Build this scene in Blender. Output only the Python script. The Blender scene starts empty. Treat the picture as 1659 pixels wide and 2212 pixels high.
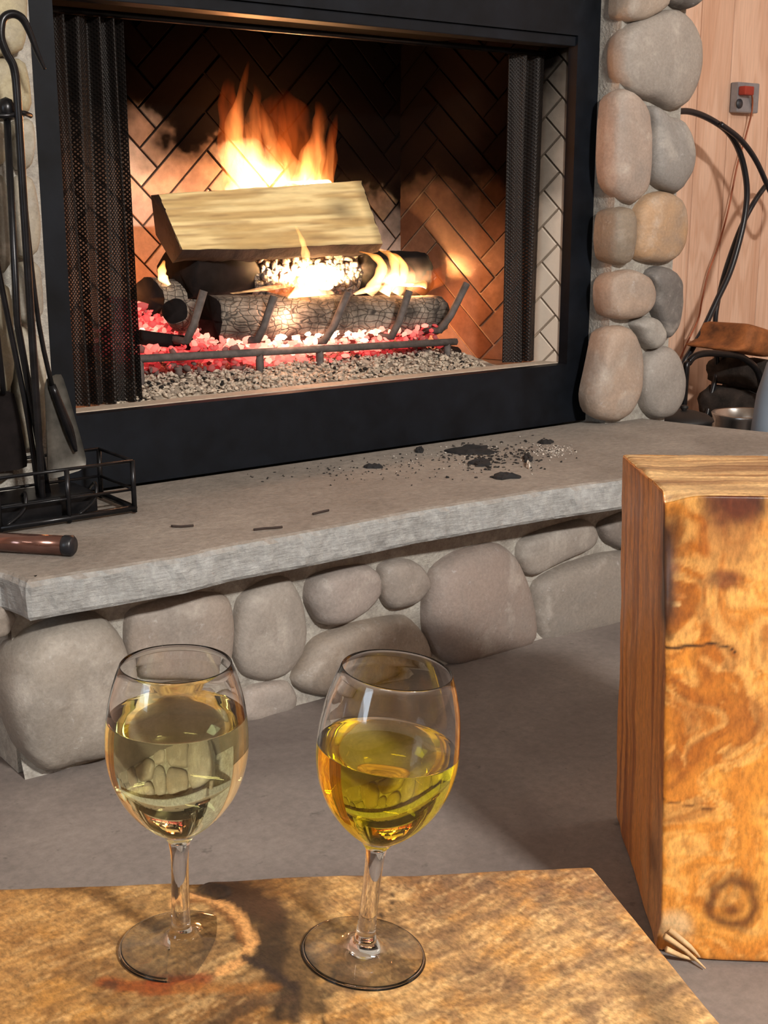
import bpy, bmesh, math, random
import numpy as np
from mathutils import Vector, Matrix
random.seed(7)
RNG = np.random.default_rng(7)

# ------------------------------------------------------------------ camera
FPX, CX, CY, CAMH = 2750.0, 829.5, 1106.0, 0.84
PITCH, YAW = math.atan(676 / 2750.0), math.atan2(0.60, 0.80)
_Fh = np.array([math.sin(YAW), math.cos(YAW), 0.0]); _R = np.array([math.cos(YAW), -math.sin(YAW), 0.0]); _Z = np.array([0, 0, 1.0])
_F = _Fh * math.cos(PITCH) - _Z * math.sin(PITCH); _U = _Fh * math.sin(PITCH) + _Z * math.cos(PITCH)
_C = np.array([0, 0, CAMH])
def ray(x, y): return _F + _R * (x - CX) / FPX - _U * (y - CY) / FPX
def onz(x, y, z): d = ray(x, y); return _C + d * ((z - CAMH) / d[2])
def ony(x, y, Y): d = ray(x, y); return _C + d * (Y / d[1])
def onx(x, y, X): d = ray(x, y); return _C + d * (X / d[0])

scene = bpy.context.scene
col = scene.collection
cam_d = bpy.data.cameras.new('camera'); cam = bpy.data.objects.new('camera', cam_d); col.objects.link(cam)
cam_d.sensor_fit = 'VERTICAL'; cam_d.sensor_height = 36; cam_d.lens = 36 * FPX / 2212.0; cam_d.clip_start = 0.02
m = Matrix((_R, _U, -_F)).transposed().to_4x4(); m.translation = _C
cam.matrix_world = m; scene.camera = cam

# ------------------------------------------------------------------ light, exposure
scene.view_settings.view_transform = 'Standard'
scene.view_settings.look = 'None'
scene.view_settings.exposure = 0.0
scene.view_settings.gamma = 1.0
scene.view_settings.use_curve_mapping = False
scene.cycles.max_bounces = 20; scene.cycles.transmission_bounces = 20
world = bpy.data.worlds.new('world'); scene.world = world; world.use_nodes = True
world.node_tree.nodes['Background'].inputs[0].default_value = (0.9, 0.8, 0.7, 1)
world.node_tree.nodes['Background'].inputs[1].default_value = 0.02

def area_light(name, loc, aim, sx, sy, power, color):
    d = bpy.data.lights.new(name, 'AREA'); d.shape = 'RECTANGLE'; d.size = sx; d.size_y = sy; d.energy = power; d.color = color
    o = bpy.data.objects.new(name, d); col.objects.link(o); o.location = loc
    o.rotation_euler = (Vector(aim) - Vector(loc)).to_track_quat('-Z', 'Y').to_euler()
    return o
def point_light(name, loc, r, power, color):
    d = bpy.data.lights.new(name, 'POINT'); d.shadow_soft_size = r; d.energy = power; d.color = color
    o = bpy.data.objects.new(name, d); col.objects.link(o); o.location = loc; return o
for dy in (-0.08, 0.08):   # twin fluorescent tubes in each ceiling housing
    area_light('lamp_key', (0.7, -1.9 + dy, 2.36), (1.35, 1.4, 0.2), 0.4, 0.05, 84, (1.0, 0.95, 0.88))
    area_light('lamp_fill', (-1.7, -0.9 + dy, 2.36), (0.9, 1.5, 0.2), 1.2, 0.05, 5, (1.0, 0.95, 0.88))
    area_light('lamp_side', (3.1, 0.3 + dy, 2.36), (2.6, 2.3, 0.4), 0.9, 0.05, 4.5, (1.0, 0.94, 0.86))
area_light('added_room_fill', (-0.4, -2.5, 2.36), (-0.3, -3.3, 1.0), 1.2, 0.1, 11, (1.0, 0.95, 0.88))  # added fill on the unseen wall, lifts the ambient around the glass rims
area_light('daylight', (-2.88, 0.5, 1.45), (0.9, 1.5, 0.4), 0.9, 1.1, 15, (0.74, 0.87, 1.0))
FIRE = (1.0, 0.38, 0.13)
point_light('fire_glow', (1.50, 2.47, 1.0), 0.04, 4.6, FIRE)
point_light('fire_glow', (1.87, 2.36, 0.63), 0.02, 2.6, FIRE)
point_light('fire_glow', (1.13, 2.42, 0.66), 0.03, 0.9, FIRE)
point_light('fire_glow', (1.44, 2.25, 0.60), 0.02, 0.9, (1.0, 0.5, 0.3))

# ------------------------------------------------------------------ numpy noise
def _hash(ix, iy, iz, s):
    n = (ix * 374761393 + iy * 668265263 + iz * 2147483647 + s * 974634777).astype(np.int64) & 0xffffffff
    n = ((n ^ (n >> 13)) * 1274126177) & 0xffffffff
    n = n ^ (n >> 16)
    return (n & 0xffff) / 65535.0
def vnoise(p, s=0):
    p = np.asarray(p, float); i = np.floor(p).astype(np.int64); f = p - i; f = f * f * (3 - 2 * f)
    r = 0
    for dx in (0, 1):
        for dy in (0, 1):
            for dz in (0, 1):
                w = (f[..., 0] if dx else 1 - f[..., 0]) * (f[..., 1] if dy else 1 - f[..., 1]) * (f[..., 2] if dz else 1 - f[..., 2])
                r = r + w * _hash(i[..., 0] + dx, i[..., 1] + dy, i[..., 2] + dz, s)
    return r
def fbm(p, o=4, s=0):
    p = np.asarray(p, float); r = 0; a = 0.5; t = 0
    for k in range(o):
        r = r + a * vnoise(p * 2 ** k, s + k * 7); t += a; a *= 0.5
    return r / t
def sm(a, b, x):
    t = np.clip((x - a) / (b - a), 0, 1); return t * t * (3 - 2 * t)
def mixc(a, b, t):
    t = np.asarray(t)[..., None]; return np.asarray(a) * (1 - t) + np.asarray(b) * t
def lin(c):
    c = np.asarray(c, float) / 255.0
    return np.where(c <= 0.04045, c / 12.92, ((c + 0.055) / 1.055) ** 2.4)
def segdist(P, pts):
    d = np.full(P.shape[:-1], 1e9)
    for a, b in zip(pts[:-1], pts[1:]):
        a = np.asarray(a, float); b = np.asarray(b, float); ab = b - a
        t = np.clip(((P - a) @ ab) / (ab @ ab), 0, 1)
        d = np.minimum(d, np.linalg.norm(P - (a + t[..., None] * ab), axis=-1))
    return d

# ------------------------------------------------------------------ materials
class NT:
    def __init__(s, name):
        s.m = bpy.data.materials.new(name); s.m.use_nodes = True; s.t = s.m.node_tree
        s.b = s.t.nodes['Principled BSDF']; s.out = s.t.nodes['Material Output']
    def n(s, typ, **kw):
        nd = s.t.nodes.new(typ)
        for k, v in kw.items():
            if k.startswith('i_'):
                key = k[2:].replace('_', ' ')
                nd.inputs[key].default_value = v
            else: setattr(nd, k, v)
        return nd
    def l(s, a, b): s.t.links.new(a, b)
    def coord(s, kind='Object', scale=(1, 1, 1), rot=(0, 0, 0)):
        tc = s.n('ShaderNodeTexCoord'); mp = s.n('ShaderNodeMapping'); s.l(tc.outputs[kind], mp.inputs[0])
        mp.inputs['Scale'].default_value = scale; mp.inputs['Rotation'].default_value = rot; return mp.outputs[0]
    def noise(s, vec, scale, detail=4, rough=0.55, dist=0):
        nd = s.n('ShaderNodeTexNoise'); s.l(vec, nd.inputs['Vector'])
        nd.inputs['Scale'].default_value = scale; nd.inputs['Detail'].default_value = detail
        nd.inputs['Roughness'].default_value = rough; nd.inputs['Distortion'].default_value = dist
        return nd.outputs['Fac']
    def ramp(s, fac, stops):
        nd = s.n('ShaderNodeValToRGB'); s.l(fac, nd.inputs[0]); e = nd.color_ramp.elements
        while len(e) > 1: e.remove(e[0])
        e[0].position = stops[0][0]; e[0].color = (*stops[0][1], 1) if len(stops[0][1]) == 3 else stops[0][1]
        for p, c in stops[1:]:
            q = e.new(p); q.color = (*c, 1)
        return nd.outputs[0]
    def mix(s, a, b, fac, mode='MIX'):
        nd = s.n('ShaderNodeMix', data_type='RGBA', blend_type=mode)
        for v, i in ((a, 6), (b, 7)):
            if isinstance(v, (tuple, list)): nd.inputs[i].default_value = (*v[:3], 1)
            else: s.l(v, nd.inputs[i])
        if isinstance(fac, (int, float)): nd.inputs[0].default_value = fac
        else: s.l(fac, nd.inputs[0])
        return nd.outputs[2]
    def math(s, op, a, b=0.0):
        nd = s.n('ShaderNodeMath', operation=op)
        for v, i in ((a, 0), (b, 1)):
            if isinstance(v, (int, float)): nd.inputs[i].default_value = v
            else: s.l(v, nd.inputs[i])
        return nd.outputs[0]
    def bump(s, h, strength=0.3, dist=0.01):
        nd = s.n('ShaderNodeBump'); nd.inputs['Strength'].default_value = strength; nd.inputs['Distance'].default_value = dist
        s.l(h, nd.inputs['Height']); s.l(nd.outputs[0], s.b.inputs['Normal']); return nd
    def set(s, **kw):
        for k, v in kw.items(): s.b.inputs[k.replace('_', ' ')].default_value = v
        return s

def g3(v): return (v, v, v)
def L(r, g, b): return tuple(float(x) for x in lin((r, g, b)))

def mat_plain(name, rgb, rough=0.6, metal=0.0, var=0.25, nscale=30, bump=0.0, bdist=0.002, spec=0.5):
    k = NT(name); v = k.coord(); n = k.noise(v, nscale, 5, 0.6)
    c = k.mix(tuple(x * (1 - var) for x in rgb), tuple(min(1, x * (1 + var)) for x in rgb), k.ramp(n, [(0.3, g3(0)), (0.7, g3(1))]))
    k.l(c, k.b.inputs['Base Color']); k.set(Roughness=rough, Metallic=metal, Specular_IOR_Level=spec)
    if bump: k.bump(n, bump, bdist)
    return k.m

def mat_stone():
    k = NT('river_stone'); v = k.coord()
    oi = k.n('ShaderNodeObjectInfo')
    big = k.noise(v, 9, 5, 0.62, 0.4); fine = k.noise(v, 170, 4, 0.7); sp = k.noise(v, 55, 3, 0.8)
    c = k.mix(oi.outputs['Color'], (0.20, 0.185, 0.17), k.ramp(big, [(0.42, g3(0)), (0.72, g3(0.6))]))
    c = k.mix(c, (0.52, 0.48, 0.43), k.ramp(k.noise(v, 14, 4, 0.6, 0.5), [(0.52, g3(0)), (0.75, g3(0.5))]))
    c = k.mix(c, g3(0.62), k.ramp(sp, [(0.62, g3(0)), (0.78, g3(0.35))]))
    c = k.mix(c, k.ramp(fine, [(0.3, g3(0.75)), (0.7, g3(1.15))]), 0.7, 'MULTIPLY')
    k.l(c, k.b.inputs['Base Color']); k.set(Roughness=0.62)
    h = k.math('ADD', k.math('MULTIPLY', fine, 0.25), big); k.bump(h, 0.55, 0.006)
    return k.m

def mat_mortar():
    k = NT('mortar'); v = k.coord(); a = k.noise(v, 25, 6, 0.65); b = k.noise(v, 140, 4, 0.7)
    c = k.ramp(a, [(0.3, L(138, 132, 124)), (0.55, L(172, 168, 160)), (0.8, L(196, 192, 182))])
    c = k.mix(c, k.ramp(b, [(0.3, g3(0.7)), (0.7, g3(1.15))]), 0.8, 'MULTIPLY')
    k.l(c, k.b.inputs['Base Color']); k.set(Roughness=0.9); k.bump(k.math('ADD', a, b), 0.6, 0.008); return k.m

def mat_slab():
    k = NT('hearth_slab'); v = k.coord(); a = k.noise(v, 5, 6, 0.6, 0.3); b = k.noise(v, 90, 5, 0.75); s_ = k.noise(k.coord(scale=(1, 1, 6)), 40, 4, 0.6)
    c = k.ramp(a, [(0.3, L(128, 120, 112)), (0.5, L(142, 134, 126)), (0.72, L(156, 148, 139))])
    geo = k.n('ShaderNodeNewGeometry'); sx = k.n('ShaderNodeSeparateXYZ'); k.l(geo.outputs['True Normal'], sx.inputs[0])
    side = k.ramp(sx.outputs['Z'], [(0.25, g3(1)), (0.85, g3(0))])
    c2 = k.ramp(k.noise(v, 22, 6, 0.7), [(0.3, L(138, 138, 136)), (0.7, L(170, 172, 172))])
    c = k.mix(c, c2, side)
    c = k.mix(c, k.ramp(b, [(0.32, g3(0.72)), (0.68, g3(1.15))]), 0.9, 'MULTIPLY')
    k.l(c, k.b.inputs['Base Color']); k.set(Roughness=0.8); k.bump(k.math('ADD', b, k.math('MULTIPLY', s_, 1.2)), 0.5, 0.004); return k.m

def mat_floor():
    k = NT('concrete_floor'); v = k.coord(); a = k.noise(v, 2.2, 7, 0.62, 0.5); b = k.noise(v, 70, 5, 0.75); sp = k.noise(v, 28, 3, 0.8)
    c = k.ramp(a, [(0.3, L(104, 95, 91)), (0.5, L(124, 115, 110)), (0.7, L(142, 132, 126))])
    c = k.mix(c, (0.06, 0.05, 0.045), k.ramp(sp, [(0.63, g3(0)), (0.72, g3(0.5))]))
    c = k.mix(c, k.ramp(b, [(0.32, g3(0.78)), (0.68, g3(1.12))]), 0.9, 'MULTIPLY')
    k.l(c, k.b.inputs['Base Color']); k.set(Roughness=0.7); k.bump(b, 0.3, 0.002); return k.m

def mat_pine():
    k = NT('pine_plank'); oi = k.n('ShaderNodeObjectInfo')
    tc = k.n('ShaderNodeTexCoord'); off = k.n('ShaderNodeVectorMath', operation='ADD')
    sc = k.n('ShaderNodeVectorMath', operation='SCALE'); cmb = k.n('ShaderNodeCombineXYZ')
    k.l(oi.outputs['Random'], cmb.inputs[0]); k.l(oi.outputs['Random'], cmb.inputs[2]); k.l(cmb.outputs[0], sc.inputs[0]); sc.inputs['Scale'].default_value = 9
    k.l(tc.outputs['Object'], off.inputs[0]); k.l(sc.outputs[0], off.inputs[1])
    mp = k.n('ShaderNodeMapping'); k.l(off.outputs[0], mp.inputs[0]); mp.inputs['Scale'].default_value = (1, 1, 0.14)
    w = k.noise(mp.outputs[0], 7, 3, 0.45, 1.2)
    wv = k.math('FRACT', k.math('MULTIPLY', w, 8))
    rings = k.math('ABSOLUTE', k.math('SUBTRACT', wv, 0.5))
    mp2 = k.n('ShaderNodeMapping'); k.l(off.outputs[0], mp2.inputs[0]); mp2.inputs['Scale'].default_value = (1, 1, 0.05)
    g = k.noise(mp2.outputs[0], 160, 4, 0.6)
    c = k.mix(L(222, 186, 162), L(196, 150, 120), k.ramp(rings, [(0.0, g3(0.42)), (0.3, g3(0))]))
    c = k.mix(c, L(196, 150, 122), k.ramp(w, [(0.5, g3(0)), (0.7, g3(0.6))]))
    c = k.mix(c, k.ramp(g, [(0.3, g3(0.86)), (0.7, g3(1.08))]), 0.8, 'MULTIPLY')
    vo = k.n('ShaderNodeTexVoronoi'); mp3 = k.n('ShaderNodeMapping'); k.l(off.outputs[0], mp3.inputs[0]); mp3.inputs['Scale'].default_value = (1, 1, 0.45)
    k.l(mp3.outputs[0], vo.inputs['Vector']); vo.inputs['Scale'].default_value = 3.6
    c = k.mix(c, L(92, 50, 34), k.ramp(vo.outputs['Distance'], [(0.035, g3(0.95)), (0.075, g3(0.25)), (0.11, g3(0))]))
    k.l(c, k.b.inputs['Base Color']); k.set(Roughness=0.5); k.bump(g, 0.15, 0.001); return k.m

def mat_brick(name, sooty=True, tone=((206, 178, 158), (176, 128, 98))):
    k = NT(name); oi = k.n('ShaderNodeObjectInfo'); v = k.coord()
    b = k.noise(v, 60, 5, 0.7); a = k.noise(v, 6, 4, 0.6)
    c = k.mix(L(*tone[0]), L(*tone[1]), oi.outputs['Random'])
    c = k.mix(c, k.ramp(b, [(0.3, g3(0.75)), (0.7, g3(1.12))]), 0.8, 'MULTIPLY')
    if sooty:
        geo = k.n('ShaderNodeNewGeometry'); sx = k.n('ShaderNodeSeparateXYZ'); k.l(geo.outputs['Position'], sx.inputs[0])
        # soot deposit: thick at the top of the chamber, thinner towards the front edge and the floor
        h = k.math('ADD', sx.outputs['Z'], k.math('MULTIPLY', k.math('SUBTRACT', a, 0.5), 0.30))
        h = k.math('ADD', h, k.math('MULTIPLY', k.math('SUBTRACT', sx.outputs['X'], 1.3), 0.30))
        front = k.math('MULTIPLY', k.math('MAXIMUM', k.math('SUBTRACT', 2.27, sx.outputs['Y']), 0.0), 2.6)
        h = k.math('MULTIPLY', k.math('SUBTRACT', h, front), 0.5)
        soot = k.ramp(h, [(0.36, g3(0.0)), (0.45, g3(0.70)), (0.56, g3(1.0))]) if sooty == 2 else k.ramp(h, [(0.42, g3(0.0)), (0.475, g3(0.65)), (0.52, g3(1.0))])
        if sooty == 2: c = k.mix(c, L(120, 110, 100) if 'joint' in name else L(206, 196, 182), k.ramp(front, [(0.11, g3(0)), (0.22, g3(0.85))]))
        c = k.mix(c, (0.0022, 0.0016, 0.0014), soot)
    k.l(c, k.b.inputs['Base Color']); k.set(Roughness=0.95, Specular_IOR_Level=0.0); k.bump(b, 0.4, 0.002); return k.m

def mat_attr(name, rough=0.5, grain=(1, 1, 1), gscale=300, gamt=(0.75, 1.15), bumpd=0.001, coat=0.0):
    k = NT(name); at = k.n('ShaderNodeAttribute', attribute_name='Col')
    g = k.noise(k.coord(scale=grain), gscale, 4, 0.65)
    c = k.mix(at.outputs['Color'], k.ramp(g, [(0.3, g3(gamt[0])), (0.7, g3(gamt[1]))]), 1.0, 'MULTIPLY')
    k.l(c, k.b.inputs['Base Color']); k.set(Roughness=rough)
    if coat: k.set(Coat_Weight=coat, Coat_Roughness=0.3)
    k.bump(g, 0.3, bumpd); return k.m

def mat_char():
    k = NT('charred_wood'); 
    tc = k.n('ShaderNodeTexCoord'); mp = k.n('ShaderNodeMapping'); k.l(tc.outputs['Object'], mp.inputs[0]); mp.inputs['Scale'].default_value = (0.55, 1, 1)
    wob = k.n('ShaderNodeTexNoise'); k.l(mp.outputs[0], wob.inputs['Vector']); wob.inputs['Scale'].default_value = 14
    ad = k.n('ShaderNodeMix', data_type='RGBA', blend_type='LINEAR_LIGHT'); ad.inputs[0].default_value = 0.03
    k.l(mp.outputs[0], ad.inputs[6]); k.l(wob.outputs['Color'], ad.inputs[7])
    vo = k.n('ShaderNodeTexVoronoi', feature='DISTANCE_TO_EDGE'); k.l(ad.outputs[2], vo.inputs['Vector']); vo.inputs['Scale'].default_value = 84; vo.inputs['Randomness'].default_value = 0.28
    ash = k.noise(tc.outputs['Object'], 16, 4, 0.6); fine = k.noise(tc.outputs['Object'], 120, 4, 0.7)
    face = k.mix((0.035, 0.028, 0.024), L(190, 176, 160), k.ramp(ash, [(0.38, g3(0.04)), (0.66, g3(0.62))]))
    face = k.mix(face, k.ramp(fine, [(0.3, g3(0.5)), (0.7, g3(1.2))]), 0.9, 'MULTIPLY')
    c = k.mix((0.012, 0.009, 0.008), face, k.ramp(vo.outputs['Distance'], [(0.01, g3(0.1)), (0.07, g3(1))]))
    k.l(c, k.b.inputs['Base Color']); k.set(Roughness=0.85)
    k.bump(k.ramp(vo.outputs['Distance'], [(0.0, g3(0)), (0.12, g3(1))]), 0.6, 0.004); return k.m

def mat_emit_attr(name):
    k = NT(name); at = k.n('ShaderNodeAttribute', attribute_name='Hot'); ac = k.n('ShaderNodeAttribute', attribute_name='Col')
    k.l(ac.outputs['Color'], k.b.inputs['Base Color']); k.set(Roughness=0.95)
    col_ = k.ramp(at.outputs['Fac'], [(0.0, (1, 0.02, 0.03)), (0.45, (1, 0.05, 0.055)), (0.8, (1, 0.30, 0.20)), (1.0, (1, 0.55, 0.36))])
    k.l(col_, k.b.inputs['Emission Color'])
    st = k.math('MULTIPLY', k.math('POWER', at.outputs['Fac'], 2.2), 5.0)
    k.l(st, k.b.inputs['Emission Strength']); return k.m

def mat_flame(name, strength, c_lo, c_hi, nz=(9, 9, 2.2), powr=1.4):
    k = NT(name); k.t.nodes.remove(k.b)
    tc = k.n('ShaderNodeTexCoord'); sx = k.n('ShaderNodeSeparateXYZ'); k.l(tc.outputs['Generated'], sx.inputs[0])
    h = sx.outputs['Z']
    mp = k.n('ShaderNodeMapping'); k.l(tc.outputs['Object'], mp.inputs[0]); mp.inputs['Scale'].default_value = nz
    n = k.noise(mp.outputs[0], 4.5, 3, 0.5, 0.4)
    fall = k.math('POWER', k.math('MAXIMUM', k.math('SUBTRACT', 1.0, k.math('MULTIPLY', h, 0.97)), 0.001), powr)
    st = k.math('MULTIPLY', fall, k.math('MAXIMUM', k.math('SUBTRACT', k.math('MULTIPLY', n, 3.4), 1.0), 0.10))
    st = k.math('MULTIPLY', st, strength)
    em = k.n('ShaderNodeEmission'); k.l(st, em.inputs['Strength'])
    k.l(k.ramp(h, [(0.0, c_lo), (1.0, c_hi)]), em.inputs['Color']); k.l(em.outputs[0], k.out.inputs['Volume'])
    return k.m

def mat_glass():
    k = NT('clear_glass'); k.set(Base_Color=(1, 1, 1, 1), Roughness=0.0, IOR=1.47, Transmission_Weight=1.0); return k.m
def mat_wine(name, rgb, dens):
    # the free surface meets air, the sides meet glass: the refractive ratio is stored per face
    k = NT(name); k.set(Base_Color=(1, 1, 1, 1), Roughness=0.0, Transmission_Weight=1.0)
    k.l(k.n('ShaderNodeAttribute', attribute_name='ratio').outputs['Fac'], k.b.inputs['IOR'])
    va = k.n('ShaderNodeVolumeAbsorption'); va.inputs['Color'].default_value = (*rgb, 1); va.inputs['Density'].default_value = dens
    k.l(va.outputs[0], k.out.inputs['Volume']); return k.m
def mat_curtain():
    k = NT('fire_screen_mesh'); tc = k.n('ShaderNodeTexCoord')
    def diag(rot):
        mp = k.n('ShaderNodeMapping'); k.l(tc.outputs['UV'], mp.inputs[0]); mp.inputs['Rotation'].default_value = (0, 0, rot)
        w = k.n('ShaderNodeTexWave', wave_type='BANDS', bands_direction='X'); k.l(mp.outputs[0], w.inputs['Vector']); w.inputs['Scale'].default_value = 55
        return w.outputs['Fac']
    a = k.math('MAXIMUM', diag(0.785), diag(-0.785))
    k.set(Base_Color=(0.013, 0.010, 0.009, 1), Roughness=0.5, Metallic=0.5)
    tr = k.n('ShaderNodeBsdfTransparent'); mx = k.n('ShaderNodeMixShader')
    k.l(k.ramp(a, [(0.30, g3(0.88)), (0.7, g3(1))]), mx.inputs[0]); k.l(tr.outputs[0], mx.inputs[1]); k.l(k.b.outputs[0], mx.inputs[2])
    k.l(mx.outputs[0], k.out.inputs['Surface']); k.bump(a, 0.6, 0.002); return k.m

M = dict(
    stone=mat_stone(), mortar=mat_mortar(), slab=mat_slab(), floor=mat_floor(), pine=mat_pine(),
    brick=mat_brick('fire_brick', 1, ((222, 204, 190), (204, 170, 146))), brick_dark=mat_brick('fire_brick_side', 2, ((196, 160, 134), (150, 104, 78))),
    joint=mat_brick('brick_joint_dark', 1, ((100, 84, 74), (80, 66, 58))), 
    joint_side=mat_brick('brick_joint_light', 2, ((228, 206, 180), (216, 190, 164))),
    soot=mat_plain('soot_black', (0.003, 0.0025, 0.0025), 1.0, 0, 0.3, 20, spec=0.05),
    frame=mat_plain('black_frame_paint', (0.0045, 0.006, 0.009), 0.5, 0.0, 0.5, 14, 0.15, spec=0.16),
    ledge=mat_plain('ashy_ledge', L(176, 162, 146), 0.9, 0, 0.18, 60, 0.4),
    iron=mat_plain('black_wrought_iron', (0.012, 0.012, 0.014), 0.3, 0.6, 0.4, 40, 0.1),
    dusty_iron=mat_plain('dusty_grate_iron', (0.10, 0.085, 0.08), 0.8, 0.2, 0.4, 60, 0.3),
    shovel=mat_plain('worn_shovel_steel', (0.085, 0.08, 0.07), 0.5, 0.5, 0.7, 18, 0.2),
    char=mat_char(), blackchar=mat_plain('black_char', (0.008, 0.006, 0.006), 0.95, 0, 0.5, 30, 0.6, spec=0.15),
    bark=mat_plain('scorched_bark', (0.014, 0.008, 0.006), 0.9, 0, 0.6, 40, 0.8, 0.006),
    split=mat_attr('split_wood', 0.7, (0.12, 1, 1), 90, (0.82, 1.1)),
    coals=mat_emit_attr('glowing_coals'),
    block=mat_attr('varnished_timber', 0.42, (1, 1, 0.45), 190, (0.66, 1.24), 0.0008, 0.2),
    table=mat_attr('table_end_grain', 0.5, (1, 0.6, 1), 330, (0.55, 1.35), 0.0010, 0.12),
    rubber=mat_plain('black_rubber', (0.008, 0.009, 0.013), 0.35, 0, 0.2, 20),
    glass=mat_glass(), curtain=mat_curtain(),
    wine_pale=mat_wine('pale_wine', (0.97, 0.93, 0.20), 9), wine_gold=mat_wine('golden_wine', (0.992, 0.935, 0.0), 48),
    plate=mat_plain('grey_steel_plate', (0.30, 0.32, 0.36), 0.4, 0.6, 0.15, 30),
    red=mat_plain('red_plug', L(150, 50, 36), 0.5), wire=mat_plain('orange_wire', L(150, 78, 44), 0.5),
    socket=mat_plain('dark_socket', (0.03, 0.035, 0.045), 0.5),
    pan=mat_plain('scratched_steel', (0.45, 0.44, 0.43), 0.28, 0.9, 0.2, 12), blackpot=mat_plain('black_enamel', (0.008, 0.007, 0.007), 0.6, 0, 0.3, 20),
    bucket=mat_plain('pale_blue_plastic', L(150, 165, 182), 0.5, 0, 0.08, 10),
    orangebark=mat_plain('orange_bark', L(132, 78, 38), 0.8, 0, 0.6, 22, 0.8, 0.006),
    firewood=mat_plain('dark_firewood', (0.03, 0.022, 0.018), 0.9, 0, 0.8, 25, 0.8, 0.008),
    ceiling=mat_plain('ceiling_paint', L(232, 224, 210), 0.9, 0, 0.05, 4), wallpaint=mat_plain('wall_paint', L(200, 180, 156), 0.8, 0, 0.15, 3),
    tube=mat_plain('white_enamel', L(235, 232, 225), 0.4), debris=mat_plain('charcoal_bits', (0.012, 0.011, 0.012), 0.9, 0, 0.5, 60),
    whiteash=mat_plain('white_ash', L(190, 182, 172), 0.95, 0, 0.2, 60), copper=mat_plain('polished_brown_metal', (0.22, 0.12, 0.10), 0.16, 0.85, 0.35, 9),
    twig=mat_plain('dark_twig', (0.035, 0.022, 0.018), 0.9),
)
def mat_window():
    k = NT('daylit_window'); k.set(Base_Color=(0.5, 0.6, 0.7, 1)); k.b.inputs['Emission Color'].default_value = (0.70, 0.85, 1, 1); k.b.inputs['Emission Strength'].default_value = 2.0; return k.m
M['window'] = mat_window()

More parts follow.
